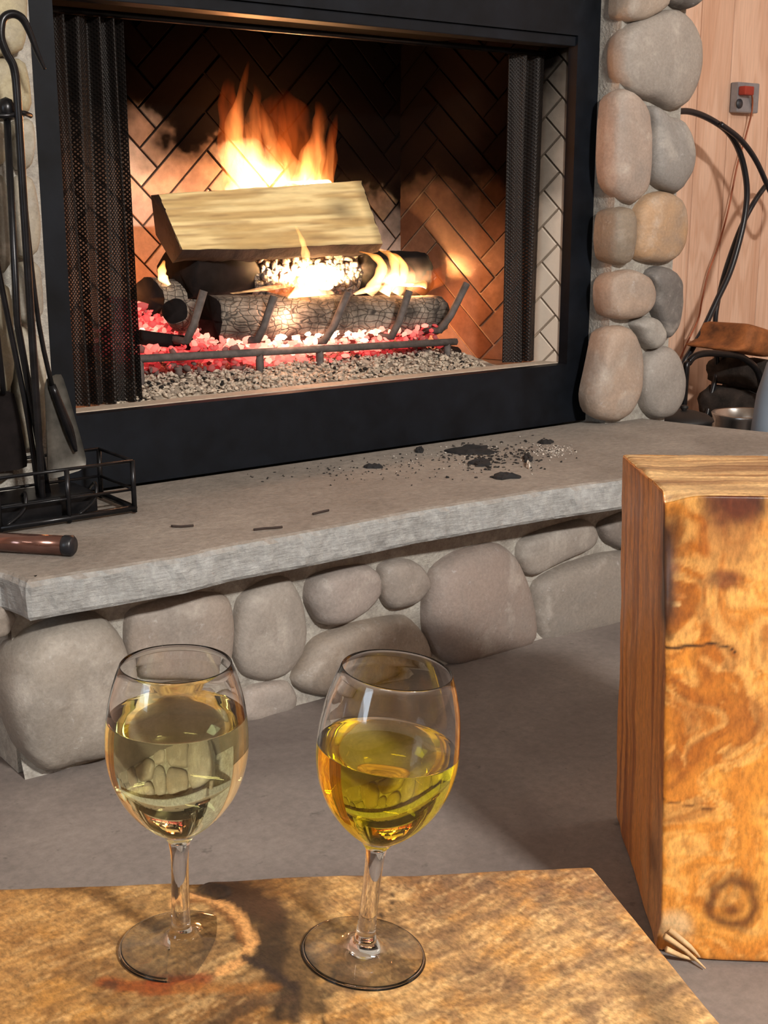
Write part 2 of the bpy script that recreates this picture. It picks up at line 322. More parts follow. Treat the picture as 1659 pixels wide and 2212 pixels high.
# ------------------------------------------------------------------ mesh helpers
def link(name, me, mat=None, parent=None, smooth=False, loc=None):
    o = bpy.data.objects.new(name, me); col.objects.link(o)
    if mat: me.materials.append(mat)
    if parent: o.parent = parent
    if smooth: me.polygons.foreach_set('use_smooth', [True] * len(me.polygons))
    return o
def tag(o, label=None, cat=None, group=None, kind=None):
    for k, v in (('label', label), ('category', cat), ('group', group), ('kind', kind)):
        if v: o[k] = v
    return o
def empty(name, loc=(0, 0, 0), **kw):
    o = bpy.data.objects.new(name, None); o.empty_display_size = 0.05; col.objects.link(o); o.location = loc; tag(o, **kw); return o
class MB:
    def __init__(s): s.v = []; s.f = []; s.sm = []
    def add(s, v, f, smooth=False):
        b = len(s.v); s.v += [tuple(float(c) for c in p) for p in v]; s.f += [tuple(i + b for i in q) for q in f]; s.sm += [smooth] * len(f); return s
    def box(s, a, b):
        x0, y0, z0 = a; x1, y1, z1 = b
        return s.add([(x0, y0, z0), (x1, y0, z0), (x1, y1, z0), (x0, y1, z0), (x0, y0, z1), (x1, y0, z1), (x1, y1, z1), (x0, y1, z1)],
                     [(0, 3, 2, 1), (4, 5, 6, 7), (0, 1, 5, 4), (1, 2, 6, 5), (2, 3, 7, 6), (3, 0, 4, 7)])
    def tube(s, pts, r, n=10, spline=0, cap=True):
        P = [Vector(p) for p in pts]
        R = list(r) if hasattr(r, '__len__') else [r] * len(P)
        if spline:
            Q = []; RR = []
            for i in range(len(P) - 1):
                p0 = P[max(i - 1, 0)]; p1 = P[i]; p2 = P[i + 1]; p3 = P[min(i + 2, len(P) - 1)]
                for k in range(spline):
                    t = k / spline
                    Q.append(0.5 * ((2 * p1) + (p2 - p0) * t + (2 * p0 - 5 * p1 + 4 * p2 - p3) * t * t + (3 * p1 - p0 - 3 * p2 + p3) * t ** 3))
                    RR.append(R[i] * (1 - t) + R[i + 1] * t)
            Q.append(P[-1]); RR.append(R[-1]); P, R = Q, RR
        v = []; f = []; prev = None
        for i, p in enumerate(P):
            d = (P[min(i + 1, len(P) - 1)] - P[max(i - 1, 0)]).normalized()
            if prev is None:
                a = Vector((0, 0, 1)) if abs(d.z) < 0.9 else Vector((1, 0, 0)); u = d.cross(a).normalized()
            else:
                u = (prev - d * prev.dot(d)).normalized()
            prev = u; w = d.cross(u)
            for k in range(n):
                t = 2 * math.pi * k / n; v.append(p + (u * math.cos(t) + w * math.sin(t)) * R[i])
        for i in range(len(P) - 1):
            for k in range(n):
                a = i * n + k; b = i * n + (k + 1) % n; f.append((a, b, b + n, a + n))
        if cap: f.append(tuple(reversed(range(n)))); f.append(tuple(range((len(P) - 1) * n, len(P) * n)))
        return s.add(v, f, True)
    def lathe(s, prof, n=48, c=(0, 0, 0)):
        v = []; f = []
        rows = []
        for r, z in prof:
            if r < 1e-6: rows.append([len(v)]); v.append((c[0], c[1], c[2] + z))
            else:
                rows.append(list(range(len(v), len(v) + n)))
                v += [(c[0] + r * math.cos(2 * math.pi * k / n), c[1] + r * math.sin(2 * math.pi * k / n), c[2] + z) for k in range(n)]
        for A, B in zip(rows[:-1], rows[1:]):
            for k in range(n):
                k2 = (k + 1) % n
                if len(A) == 1 and len(B) > 1: f.append((A[0], B[k2], B[k]))
                elif len(B) == 1 and len(A) > 1: f.append((A[k], A[k2], B[0]))
                elif len(A) > 1: f.append((A[k], A[k2], B[k2], B[k]))
        return s.add(v, f, True)
    def mesh(s, name):
        me = bpy.data.meshes.new(name); me.from_pydata(s.v, [], s.f); me.polygons.foreach_set('use_smooth', s.sm); me.update(); return me
    def build(s, name, mat, parent=None, bevel=0.0, seg=2, weld=False):
        me = s.mesh(name)
        if bevel or weld:
            bm = bmesh.new(); bm.from_mesh(me)
            if weld: bmesh.ops.remove_doubles(bm, verts=bm.verts, dist=1e-5)
            if bevel: bmesh.ops.bevel(bm, geom=bm.edges[:], offset=bevel, segments=seg, affect='EDGES', profile=0.6)
            bmesh.ops.recalc_face_normals(bm, faces=bm.faces)
            bm.to_mesh(me); bm.free()
        return link(name, me, mat, parent)
def sharp(o, ang=35):
    o.data.polygons.foreach_set('use_smooth', [True] * len(o.data.polygons))
    me = o.data; bm = bmesh.new(); bm.from_mesh(me)
    for e in bm.edges: e.smooth = not (len(e.link_faces) == 2 and e.calc_face_angle(0) > math.radians(ang))
    bm.to_mesh(me); bm.free(); return o
def set_attr(me, name, arr, kind='FLOAT_COLOR'):
    at = me.attributes.new(name, kind, 'POINT')
    if kind == 'FLOAT_COLOR':
        a = np.ones((len(arr), 4), np.float32); a[:, :3] = arr; at.data.foreach_set('color', a.ravel())
    else: at.data.foreach_set('value', np.asarray(arr, np.float32).ravel())

def smooth_poly(pts, n=40, rnd=2, grow=1.0):
    P = np.array(pts, float); c_ = P.mean(0); P = c_ + (P - c_) * grow
    for i_ in range(rnd):
        q_ = 0.18 if i_ == 0 else 0.25
        Q = np.roll(P, -1, 0); P = np.stack([P * (1 - q_) + Q * q_, P * q_ + Q * (1 - q_)], 1).reshape(-1, 2)
    Q = np.vstack([P, P[:1]]); d = np.r_[0, np.cumsum(np.linalg.norm(np.diff(Q, axis=0), axis=1))]
    t = np.linspace(0, d[-1], n, endpoint=False)
    return np.stack([np.interp(t, d, Q[:, 0]), np.interp(t, d, Q[:, 1])], 1)

def cobble(px, Y, proud, back, mat, parent, color, seed, n=36, rnd=2, grow=1.035):
    """rounded river stone: outline on the plane Y, dome of height `proud` towards -Y, sides running back"""
    P2 = np.array([ony(x, y, Y)[[0, 2]] for x, y in smooth_poly(px, n, rnd, grow)])
    c = P2.mean(0); size = np.abs(P2 - c).max()
    rows = []
    S = [(1.0, 0.0), (0.992, 0.28), (0.965, 0.52), (0.91, 0.72), (0.80, 0.86), (0.62, 0.95), (0.40, 0.985), (0.18, 1.0)]
    V = [np.c_[c[0] + (P2[:, 0] - c[0]) * 0.93, np.full(n, Y + back), c[1] + (P2[:, 1] - c[1]) * 0.93],
         np.c_[P2[:, 0], np.full(n, Y + 0.004), P2[:, 1]]]
    for s_, h in S:
        q = c + (P2 - c) * s_
        V.append(np.c_[q[:, 0], np.full(n, Y - proud * h), q[:, 1]])
    V = np.concatenate(V + [np.array([[c[0], Y - proud, c[1]]])])
    nn = fbm(V * (0.9 / max(size, 0.03)) + seed * 3.7, 3, seed) - 0.5
    w = np.clip((Y - V[:, 1]) / proud, 0, 1)
    V[:, 1] -= nn * proud * 0.55 * w
    V[:, 1] -= (fbm(V * 60 + seed, 2, seed + 5) - 0.5) * 0.003 * w
    F = []
    R = len(S) + 2
    for i in range(R - 1):
        for k in range(n):
            a = i * n + k; b = i * n + (k + 1) % n; F.append((a, a + n, b + n, b))
    last = (R - 1) * n
    for k in range(n): F.append((last + k, len(V) - 1, last + (k + 1) % n))
    me = bpy.data.meshes.new('stone'); me.from_pydata(V.tolist(), [], F); me.update()
    bm = bmesh.new(); bm.from_mesh(me); bmesh.ops.recalc_face_normals(bm, faces=bm.faces); bm.to_mesh(me); bm.free()
    o = link('stone', me, mat, parent, True); o.color = (*lin(color), 1); return o

def rough_log(name, a, b, r0, r1, mat, parent=None, n=28, m_=26, seed=0, amp=0.12, squash=1.0, capmat=None):
    """irregular log between two points; local x runs along the log, the ends are closed"""
    a = Vector(a); b = Vector(b); Lx = (b - a).length
    xs = np.linspace(0, Lx, m_); th = np.linspace(0, 2 * math.pi, n, endpoint=False)
    X, T = np.meshgrid(xs, th, indexing='ij'); r = r0 + (r1 - r0) * X / Lx
    P = np.stack([X * 9, np.cos(T) * 1.3, np.sin(T) * 1.3], -1)
    r = r * (1 + amp * 2 * (fbm(P + seed * 5.1, 3, seed) - 0.5) + amp * 0.6 * (fbm(P * 5 + seed, 2, seed + 3) - 0.5))
    endx = (fbm(np.stack([np.cos(T), np.sin(T), X * 0 + seed], -1) * 2, 2, seed) - 0.5) * r0 * 0.5
    X = X + np.where(X < 1e-6, endx, 0) - np.where(X > Lx - 1e-6, endx, 0)
    V = np.stack([X, r * np.cos(T), r * np.sin(T) * squash], -1).reshape(-1, 3)
    F = []
    for i in range(m_ - 1):
        for k in range(n):
            p = i * n + k; q = i * n + (k + 1) % n; F.append((p, q, q + n, p + n))
    V = V.tolist(); c0 = len(V); V.append((0.004, 0, 0)); c1 = len(V); V.append((Lx - 0.004, 0, 0))
    for k in range(n):
        F.append((c0, (k + 1) % n, k)); F.append((c1, (m_ - 1) * n + k, (m_ - 1) * n + (k + 1) % n))
    me = bpy.data.meshes.new(name); me.from_pydata(V, [], F); me.update()
    o = link(name, me, mat, parent, True)
    if capmat:
        me.materials.append(capmat); nf = len(F) - 2 * n
        for i in range(nf, len(F)): me.polygons[i].material_index = 1
    q = (b - a).to_track_quat('X', 'Z'); o.rotation_mode = 'QUATERNION'; o.rotation_quaternion = q; o.location = a
    return o

# ================================================================== ROOM SHELL
def struct(o): o['kind'] = 'structure'; return o
struct(MB().box((-3, -3.5, -0.1), (4.2, 2.75, 0)).build('floor', M['floor']))
struct(MB().box((-3, -3.5, 2.45), (4.2, 2.75, 2.55)).build('ceiling', M['ceiling']))
struct(MB().box((4.1, -3.5, 0), (4.2, 2.62, 2.45)).build('wall_right', M['pine']))
struct(MB().box((-3, -3.5, 0), (4.1, -3.4, 2.45)).build('wall_front', M['wallpaint']))
struct(MB().box((-3.1, -3.5, 0), (-3, 2.75, 2.45)).build('wall_left', M['wallpaint']))
wb = struct(MB().box((-3, 2.625, 0), (4.1, 2.75, 2.45)).build('wall_back', M['soot']))
seams = [-3.0, -2.4, -1.8, -1.2, -0.6, 0.0, 0.3]
seams += []
xs = [2.46, 2.66, 2.86, 3.108, 3.254, 3.452, 3.65, 3.85, 4.098]
for a, b in zip(xs[:-1], xs[1:]):
    MB().box((a + 0.0015, 2.6, 0.005), (b - 0.0015, 2.624, 2.44)).build('plank', M['pine'], wb, 0.004, 2)
MB().box((-2.99, 2.6, 0.005), (0.35, 2.624, 2.44)).build('plank', M['pine'], wb, 0.004, 2)
win = struct(MB().box((-2.995, 0.0, 0.85), (-2.975, 1.0, 2.05)).build('window_1', M['window']))
wf = MB(); wf.box((-2.99, -0.06, 0.79), (-2.95, 0.0, 2.11)).box((-2.99, 1.0, 0.79), (-2.95, 1.06, 2.11)).box((-2.99, 0, 0.79), (-2.95, 1.0, 0.85)).box((-2.99, 0, 2.05), (-2.95, 1, 2.11)).box((-2.99, 0.48, 0.85), (-2.955, 0.52, 2.05))
wf.build('window_frame', M['tube'], win)
for i, (x, y, dx) in enumerate([(0.7, -1.9, 0.36), (-1.7, -0.9, 0.65), (3.1, 0.3, 0.5), (-0.4, -2.5, 0.65)]):  # last housing only goes with the added room fill, no known fixture
    t = empty('ceiling_light', (x, y, 2.45), label=['ceiling tube light behind the viewer', 'ceiling tube light at the window side', 'ceiling tube light near the pine wall', 'ceiling housing of the added room fill light closest to the wall opposite the hearth'][i], cat='light', group='ceiling tube lights')
    MB().box((-dx, -0.12, -0.05), (dx, 0.12, -0.001)).build('housing', M['tube'], t, 0.008)

# ---- chimney breast with river stones
wc = MB()
wc.box((2.178, 2.042, 0.30), (2.385, 2.62, 2.44)).box((0.30, 2.055, 0.0), (0.838, 2.62, 2.44)).box((0.84, 2.055, 1.40), (2.178, 2.62, 2.44)).box((0.84, 2.14, 0.0), (2.178, 2.62, 0.30)).box((2.178, 2.055, 0), (2.385, 2.62, 0.2995))
wall_ch = struct(wc.build('wall_chimney', M['mortar']))
S = 0.42956
def cr(pts, ox, oy, s): return [(ox + s * x, oy + s * y) for x, y in pts]
RS = [
 ([(790,-90),(980,-90),(1000,20),(960,60),(880,108),(800,110),(775,70)], (160,146,132)),
 ([(1005,-60),(1150,-60),(1148,10),(1092,55),(1050,42),(1008,15)], (84,80,78)),
 ([(780,170),(830,120),(940,75),(1040,50),(1110,100),(1155,200),(1158,330),(1130,450),(1080,530),(1010,552),(930,500),(850,480),(790,420),(768,380),(762,260)], (150,142,134)),
 ([(735,480),(790,450),(850,490),(890,560),(907,680),(905,850),(890,960),(830,1024),(770,1000),(722,930),(712,800),(722,600)], (165,148,136)),
 ([(905,540),(945,535),(1000,590),(1070,600),(1108,680),(1120,780),(1100,880),(1045,975),(960,940),(912,900),(907,780),(920,660)], (138,134,130)),
 ([(715,1060),(790,1038),(820,1080),(817,1200),(805,1310),(765,1335),(712,1310),(700,1200)], (132,118,102)),
 ([(840,1060),(900,985),(980,962),(1050,990),(1085,1060),(1098,1150),(1078,1240),(1030,1300),(960,1322),(860,1304),(820,1275),(833,1160)], (176,144,112)),
 ([(698,1420),(740,1368),(820,1352),(890,1388),(922,1450),(912,1530),(862,1590),(780,1605),(716,1592),(697,1520)], (162,142,126)),
 ([(895,1375),(945,1338),(1010,1348),(1055,1410),(1067,1520),(1047,1640),(990,1712),(967,1650),(935,1570),(912,1530),(928,1460)], (98,94,92)),
 ([(818,1618),(890,1585),(940,1600),(970,1670),(962,1730),(910,1757),(870,1720),(848,1670)], (156,152,146)),
 ([(690,1660),(760,1635),(820,1655),(857,1740),(867,1850),(852,1980),(800,2085),(730,2112),(640,2092),(618,2000),(652,1850),(672,1750)], (166,146,130)),
 ([(888,1790),(960,1740),(1020,1745),(1062,1820),(1080,1920),(1062,2020),(1010,2092),(930,2097),(880,2045),(860,1950),(865,1850)], (148,142,136)),
]
for i, (p, c) in enumerate(RS):
    cobble(cr(p, 1000, 0, S), 2.045, 0.045, 0.03, M['stone'], wall_ch, c, i + 1)
LSn = [
 ([(-90,-60),(52,-60),(50,60),(44,112),(0,122),(-90,124)], (168,158,128)),
 ([(-90,130),(20,128),(46,130),(58,180),(64,240),(20,250),(-90,254)], (160,150,122)),
 ([(22,262),(62,256),(67,300),(60,360),(38,372),(24,330)], (150,142,124)),
 ([(-90,262),(6,262),(12,330),(2,358),(-90,362)], (146,138,118)),
 ([(-90,372),(2,372),(14,430),(20,540),(12,590),(-90,600)], (104,100,88)),
 ([(24,385),(62,378),(74,430),(80,480),(74,548),(36,560),(24,500)], (158,148,130)),
 ([(-90,612),(14,604),(24,700),(22,850),(-90,900)], (140,134,114)),
 ([(30,572),(74,562),(84,620),(86,680),(60,700),(32,690)], (152,144,128)),
 ([(30,706),(62,710),(88,740),(92,850),(88,960),(34,970),(28,850)], (158,150,132)),
 ([(-90,910),(20,870),(26,1000),(20,1030),(-90,1060)], (52,48,42)),
]
for i, (p, c) in enumerate(LSn):
    cobble(p, 2.045, 0.03, 0.03, M['stone'], wall_ch, c, i + 40, 28)

# ---- raised hearth: stone base
base = empty('cobble_plinth', (1.4, 1.9, 0), label='low wall of grey river cobbles in mortar below the hearth slab', cat='hearth')
b0 = Vector((1.4, 1.9, 0))
def reparent(o): o.location = Vector(o.location) - b0; return o
mo = MB()
nx = 90; zs_ = np.linspace(0, 0.262, 12); Xs = np.linspace(0.62, 2.30, nx)
V = []; F = []
for z in zs_:
    for x in Xs:
        V.append((x, 1.728 + 0.016 * (float(fbm(np.array([x * 9, z * 9, 0.3]), 3, 9)) - 0.5) - 0.012 * max(0, 1 - z / 0.03), z))
for i in range(len(zs_) - 1):
    for j in range(nx - 1): F.append((i * nx + j, i * nx + j + 1, (i + 1) * nx + j + 1, (i + 1) * nx + j))
mo.add(V, F, True); mo.box((0.62, 1.745, 0.001), (2.30, 2.05, 0.262))
mo_o = mo.build('mortar_core', M['mortar'], base); mo_o.location = -b0
BS = [
 ([(8,440),(60,380),(150,345),(240,330),(290,380),(317,460),(322,560),(302,640),(272,692),(180,705),(95,738),(40,680),(8,600),(0,520)], (146,138,128), 0.075),
 ([(-60,300),(0,308),(35,338),(8,388),(-60,400)], (132,122,112), 0.03),
 ([(325,325),(420,295),(520,278),(592,285),(604,380),(594,470),(560,500),(400,498),(334,482),(322,400)], (150,138,128), 0.04),
 ([(330,512),(420,508),(560,510),(596,560),(600,640),(590,672),(420,690),(318,694)], (136,126,116), 0.04),
 ([(620,290),(700,245),(752,238),(785,300),(798,380),(787,440),(750,490),(690,507),(630,490),(605,440),(610,360)], (150,142,134), 0.04),
 ([(632,530),(700,514),(752,510),(774,550),(764,590),(700,612),(640,620),(604,606)], (150,140,132), 0.035),
 ([(808,240),(880,213),(960,203),(988,230),(992,280),(955,322),(880,357),(830,357),(797,300)], (152,142,136), 0.045),
 ([(985,200),(1060,186),(1102,205),(1128,260),(1092,302),(1020,322),(994,290)], (148,138,130), 0.04),
 ([(775,470),(820,400),(900,367),(1000,345),(1060,338),(1108,390),(1125,450),(1040,478),(960,510),(860,552),(785,532),(762,510)], (140,128,116), 0.05),
 ([(1112,290),(1132,215),(1200,172),(1300,146),(1345,180),(1372,240),(1397,330),(1397,410),(1300,437),(1180,467),(1140,440),(1112,370)], (140,126,118), 0.05),
 ([(1363,140),(1450,106),(1540,82),(1567,120),(1552,155),(1450,202),(1385,237),(1358,190)], (150,142,134), 0.04),
 ([(1572,98),(1640,66),(1700,56),(1700,150),(1640,165),(1587,142)], (120,112,106), 0.04),
 ([(1400,250),(1480,208),(1580,176),(1680,168),(1725,200),(1725,340),(1640,372),(1520,392),(1415,412),(1396,330)], (130,122,114), 0.045),
 ([(1740,60),(1820,30),(1900,40),(1900,160),(1820,190),(1745,150)], (140,130,120), 0.04),
 ([(1745,200),(1830,190),(1920,180),(1930,300),(1840,330),(1750,340)], (128,120,112), 0.045),
]
for i, (p, c, pr_) in enumerate(BS):
    o = cobble(cr(p, 0, 1050, 1350 / 1659.), 1.738, pr_, 0.03, M['stone'], base, c, i + 80, 44, 2, 1.05); o.location = -b0

# ---- hearth slab
TOP = [(0.05, 2.104)]
front_px = [(0, 1232), (28, 1242), (56, 1256), (110, 1246), (250, 1224), (400, 1200), (500, 1176), (640, 1152), (800, 1122), (900, 1102), (1050, 1078), (1200, 1054), (1335, 1036)]
fr = [onz(x, y, 0.33)[:2] for x, y in front_px]
left = [(0.30, 1.97)]
pts = [(0.30, 2.10), (0.34, 2.0)] + [tuple(p) for p in fr] + [(1.9, 1.590), (2.10, 1.580), (2.36, 1.575), (2.40, 1.74), (2.36, 1.86), (2.325, 1.99), (2.30, 2.10)]
def slab_mesh():
    # dense outline, three rings for the worn edge, hewn side
    P = np.array(pts); Q = np.vstack([P, P[:1]]); d = np.r_[0, np.cumsum(np.linalg.norm(np.diff(Q, axis=0), axis=1))]
    n = 520; t = np.linspace(0, d[-1], n, endpoint=False); O = np.stack([np.interp(t, d, Q[:, 0]), np.interp(t, d, Q[:, 1])], 1)
    c = np.array([1.35, 1.95]); T_ = np.roll(O, -1, 0) - np.roll(O, 1, 0); T_ /= np.linalg.norm(T_, axis=1)[:, None]; N = np.stack([T_[:, 1], -T_[:, 0]], 1)
    rings = [(0.02, 0.33), (0.008, 0.3295), (0.002, 0.327), (-0.001, 0.320), (0.0, 0.305), (0.001, 0.290), (0.002, 0.276), (0.006, 0.270), (0.05, 0.270)]
    V = []; 
    for inn, z in rings:
        q = O - N * inn
        nz = fbm(np.c_[q * 45, np.full(n, z * 60)], 3, 3) - 0.5
        side = 1.0 if 0.272 < z < 0.329 else 0.3
        q = q + N * (nz * 0.012 * side * (0 if z > 0.329 else 1))[:, None]
        V.append(np.c_[q, np.full(n, z) + (0 if z > 0.328 else nz * 0.002)])
    V = np.concatenate(V); F = []
    for i in range(len(rings) - 1):
        for k in range(n):
            a = i * n + k; b = i * n + (k + 1) % n; F.append((a, a + n, b + n, b))
    me = bpy.data.meshes.new('hearth_slab'); me.from_pydata(V.tolist(), [], F); me.update()
    bm = bmesh.new(); bm.from_mesh(me)
    for z_ in (0.33, 0.27):
        es = [e for e in bm.edges if e.is_boundary and abs(e.verts[0].co.z - z_) < 0.004]
        bmesh.ops.triangle_fill(bm, edges=es, use_beauty=True)
    bmesh.ops.recalc_face_normals(bm, faces=bm.faces); bm.to_mesh(me); bm.free()
    return me
sl = link('hearth_slab', slab_mesh(), M['slab'], None)
tag(sl, 'long grey stone hearth slab with pale rough front edge', 'slab')

# ================================================================== FIREPLACE INSERT
X0, X1, Z0, Z1, YF = 0.90, 2.11, 0.468, 1.187, 2.106
ins = empty('fireplace_insert', (1.5, YF, 0.33), label='black metal framed open fireplace with herringbone firebrick inside', cat='fireplace')
i0 = Vector(ins.location)
def part(o, root0=i0): o.location = Vector(o.location) - root0; return o
fm = MB()
fm.box((0.838, YF, 0.331), (2.178, YF + 0.028, Z0)); fm.box((0.838, YF, Z1), (2.178, YF + 0.028, 1.40))
fm.box((0.838, YF, Z0), (X0, YF + 0.028, Z1)); fm.box((X1, YF, Z0), (2.178, YF + 0.028, Z1))
part(fm.build('face_frame', M['frame'], ins))
part(MB().box((X0, YF + 0.006, 1.165), (X1, YF + 0.05, Z1 - 0.0005)).build('top_rail', M['frame'], ins, 0.002))
part(MB().box((X0 - 0.03, YF + 0.028, 0.40), (X1 + 0.03, 2.60, 0.462)).build('floor_panel', M['ledge'], ins))
part(MB().box((X0 - 0.02, YF + 0.030, 0.4625), (X1 + 0.02, YF + 0.075, 0.4695)).build('ledge', M['ledge'], ins, 0.002))
part(MB().box((X0 - 0.03, YF + 0.028, 1.20), (X1 + 0.03, 2.60, 1.22)).build('top_panel', M['soot'], ins))
part(MB().tube([(X0 - 0.01, YF + 0.085, 1.155), (X1 + 0.01, YF + 0.085, 1.155)], 0.006).build('curtain_rod', M['iron'], ins))

def clip_poly(P, x0, x1, y0, y1):
    def cl(P, ax, v, keep):
        out = []
        for i in range(len(P)):
            a, b = P[i - 1], P[i]; ia, ib = keep * (a[ax] - v) >= 0, keep * (b[ax] - v) >= 0
            if ia != ib:
                t = (v - a[ax]) / (b[ax] - a[ax]); out.append((a[0] + (b[0] - a[0]) * t, a[1] + (b[1] - a[1]) * t))
            if ib: out.append(b)
        return out
    for ax, v, k in ((0, x0, 1), (0, x1, -1), (1, y0, 1), (1, y1, -1)):
        P = cl(P, ax, v, k)
        if len(P) < 3: return []
    return P
def herring(name, org, ux, uz, nrm, W, H, mat, jmat, w=0.057, n=4, gap=0.0045, ph=(0, 0), flip=False):
    """brick wall panel: origin, axis along, up axis, outward normal"""
    org, ux, uz, nrm = map(Vector, (org, ux, uz, nrm)); ux.normalize()
    bk = MB(); p = [org, org + ux * W, org + ux * W + uz * H, org + uz * H]
    bk.add([q for q in p] + [q - nrm * 0.03 for q in p], [(0, 1, 2, 3), (7, 6, 5, 4), (0, 4, 5, 1), (1, 5, 6, 2), (2, 6, 7, 3), (3, 7, 4, 0)])
    panel = bk.build(name, jmat, ins); part(panel)
    c, s_ = math.cos(math.pi / 4), math.sin(math.pi / 4); R_ = int((W + H) / w) + 4
    cnt = 0
    for x in range(-R_, R_):
        for y in range(-R_, R_):
            k = (x - y) % (2 * n)
            if k == 0: r = (x * w, y * w, (x + n) * w, (y + 1) * w)
            elif k == 2 * n - 1: r = (x * w, y * w, (x + 1) * w, (y + n) * w)
            else: continue
            g = gap / 2; q = [(r[0] + g, r[1] + g), (r[2] - g, r[1] + g), (r[2] - g, r[3] - g), (r[0] + g, r[3] - g)]
            q = [(a * c - b * s_ + ph[0], a * s_ + b * c + ph[1]) for a, b in q]
            q = clip_poly(q, 0.001, W - 0.001, 0.001, H - 0.001)
            if len(q) < 3: continue
            ar = abs(sum(q[i - 1][0] * q[i][1] - q[i][0] * q[i - 1][1] for i in range(len(q)))) / 2
            if ar < 2e-4: continue
            dep = 0.004 + random.random() * 0.002
            cx_ = sum(a for a, b in q) / len(q); cy_ = sum(b for a, b in q) / len(q)
            V = []; m_ = len(q)
            for a, b in q: V.append(org + ux * a + uz * b + nrm * 0.0002)
            for a, b in q: V.append(org + ux * a + uz * b + nrm * (dep - 0.0015))
            for a, b in q:
                L_ = math.hypot(a - cx_, b - cy_) or 1; f_ = max(0, 1 - 0.0018 / L_)
                V.append(org + ux * (cx_ + (a - cx_) * f_) + uz * (cy_ + (b - cy_) * f_) + nrm * dep)
            Fc = [(i, (i + 1) % m_, (i + 1) % m_ + m_, i + m_) for i in range(m_)] + [(i + m_, (i + 1) % m_ + m_, (i + 1) % m_ + 2 * m_, i + 2 * m_) for i in range(m_)] + [tuple(range(2 * m_, 3 * m_))]
            b_ = MB().add(V, Fc); me = b_.mesh('brick'); o = link('brick', me, mat, panel)
            cnt += 1
    return cnt
BL, BR, YB = (1.02, 2.56), (1.97, 2.56), 2.56
herring('back_panel', (BL[0], YB, 0.462), (1, 0, 0), (0, 0, 1), (0, -1, 0), BR[0] - BL[0], 0.74, M['brick'], M['joint'], ph=(-0.033, 0.12))
A = Vector((BR[0], YB, 0.462)); B = Vector((X1 + 0.012, YF + 0.029, 0.462)); d = B - A
nr = Vector((-d.y, d.x, 0)).normalized(); nr = nr if nr.x < 0 else -nr
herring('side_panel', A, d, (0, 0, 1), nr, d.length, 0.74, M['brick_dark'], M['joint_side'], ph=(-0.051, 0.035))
A = Vector((BL[0], YB, 0.462)); B = Vector((X0 - 0.012, YF + 0.029, 0.462)); d = B - A
nr = Vector((-d.y, d.x, 0)).normalized(); nr = nr if nr.x > 0 else -nr
herring('side_panel', A, d, (0, 0, 1), nr, d.length, 0.74, M['brick'], M['joint'], ph=(0.0, 0.05))

# ---- mesh curtains
def curtain(xa, xb, ylo, label, folds):
    nx_, nz_ = 90, 30; V = []; F = []; UV = []
    for j in range(nz_):
        z = 0.4705 + (1.148 - 0.4705) * j / (nz_ - 1); h = (z - 0.47) / 0.68
        for i in range(nx_):
            t = i / (nx_ - 1)
            x = xa + (xb - xa) * t + 0.004 * math.sin(9 * t + 3 * h)
            y = ylo + 0.012 * math.sin(2 * math.pi * folds * t + 0.4 * math.sin(3 * h)) + 0.005 * math.sin(2 * math.pi * folds * 1.7 * t + 1.3)
            V.append((x, y, z)); UV.append((t * folds * 0.06, z))
    for j in range(nz_ - 1):
        for i in range(nx_ - 1):
            a = j * nx_ + i; F.append((a, a + 1, a + nx_ + 1, a + nx_))
    me = bpy.data.meshes.new('fire_screen_curtain'); me.from_pydata(V, [], F); me.update()
    uv = me.uv_layers.new(name='UVMap')
    for lp in me.loops: uv.data[lp.index].uv = UV[lp.vertex_index]
    o = link('fire_screen_curtain', me, M['curtain'], None, True)
    tag(o, label, 'fire screen', 'mesh fire screen curtains'); return o
xl = [ony(q, 600, YF + 0.085)[0] for q in (138, 292, 1092, 1206)]
curtain(xl[0], xl[1], YF + 0.085, 'dark folded metal mesh curtain gathered beside the fire tools', 4.5)
curtain(xl[2], xl[3], YF + 0.085, 'dark folded metal mesh curtain gathered nearest the pine wall', 3.5)

# ================================================================== GRATE, LOGS, FIRE
def P(x, y, Y): return Vector(ony(x, y, Y))
YG = 2.25
gr = empty('fire_grate', (1.45, 2.4, 0.462), label='ash covered iron fire grate with upright fingers', cat='grate')
g0 = Vector(gr.location)
def sq(pts, r, name='bar', sp=0): return part(MB().tube(pts, r, 6, sp).build(name, M['dusty_iron'], gr), g0)
zb = 0.54
bar_l, bar_r = P(285, 776, YG), P(985, 738, YG)
sq([bar_l, bar_r], 0.0085, 'front_bar')
sq([bar_l + Vector((0, 0.24, 0)), bar_r + Vector((0, 0.24, 0))], 0.0085, 'rear_bar')
fing = [((440, 628), (403, 752)), ((592, 640), (556, 750)), ((752, 632), (700, 752)), ((884, 628), (846, 742)), ((1008, 612), (950, 728))]
for (a, b) in fing:
    pb = P(b[0], b[1], YG - 0.004); pt = P(a[0], a[1], YG - 0.012)
    sq([pb + Vector((0, 0.26, 0.012)), pb + Vector((0, 0.03, 0.012)), pb + Vector((0.004, 0.006, 0.014)), pb.lerp(pt, 0.4), pt], 0.0085, 'finger')
for x_, y_ in ((300, 772), (560, 758), (690, 752), (966, 740)):
    t = P(x_, y_, YG + 0.002); sq([t, (t.x + 0.002, t.y, 0.463)], 0.0085, 'leg')
    sq([(t.x, t.y + 0.24, t.z), (t.x + 0.002, t.y + 0.24, 0.463)], 0.0085, 'leg')

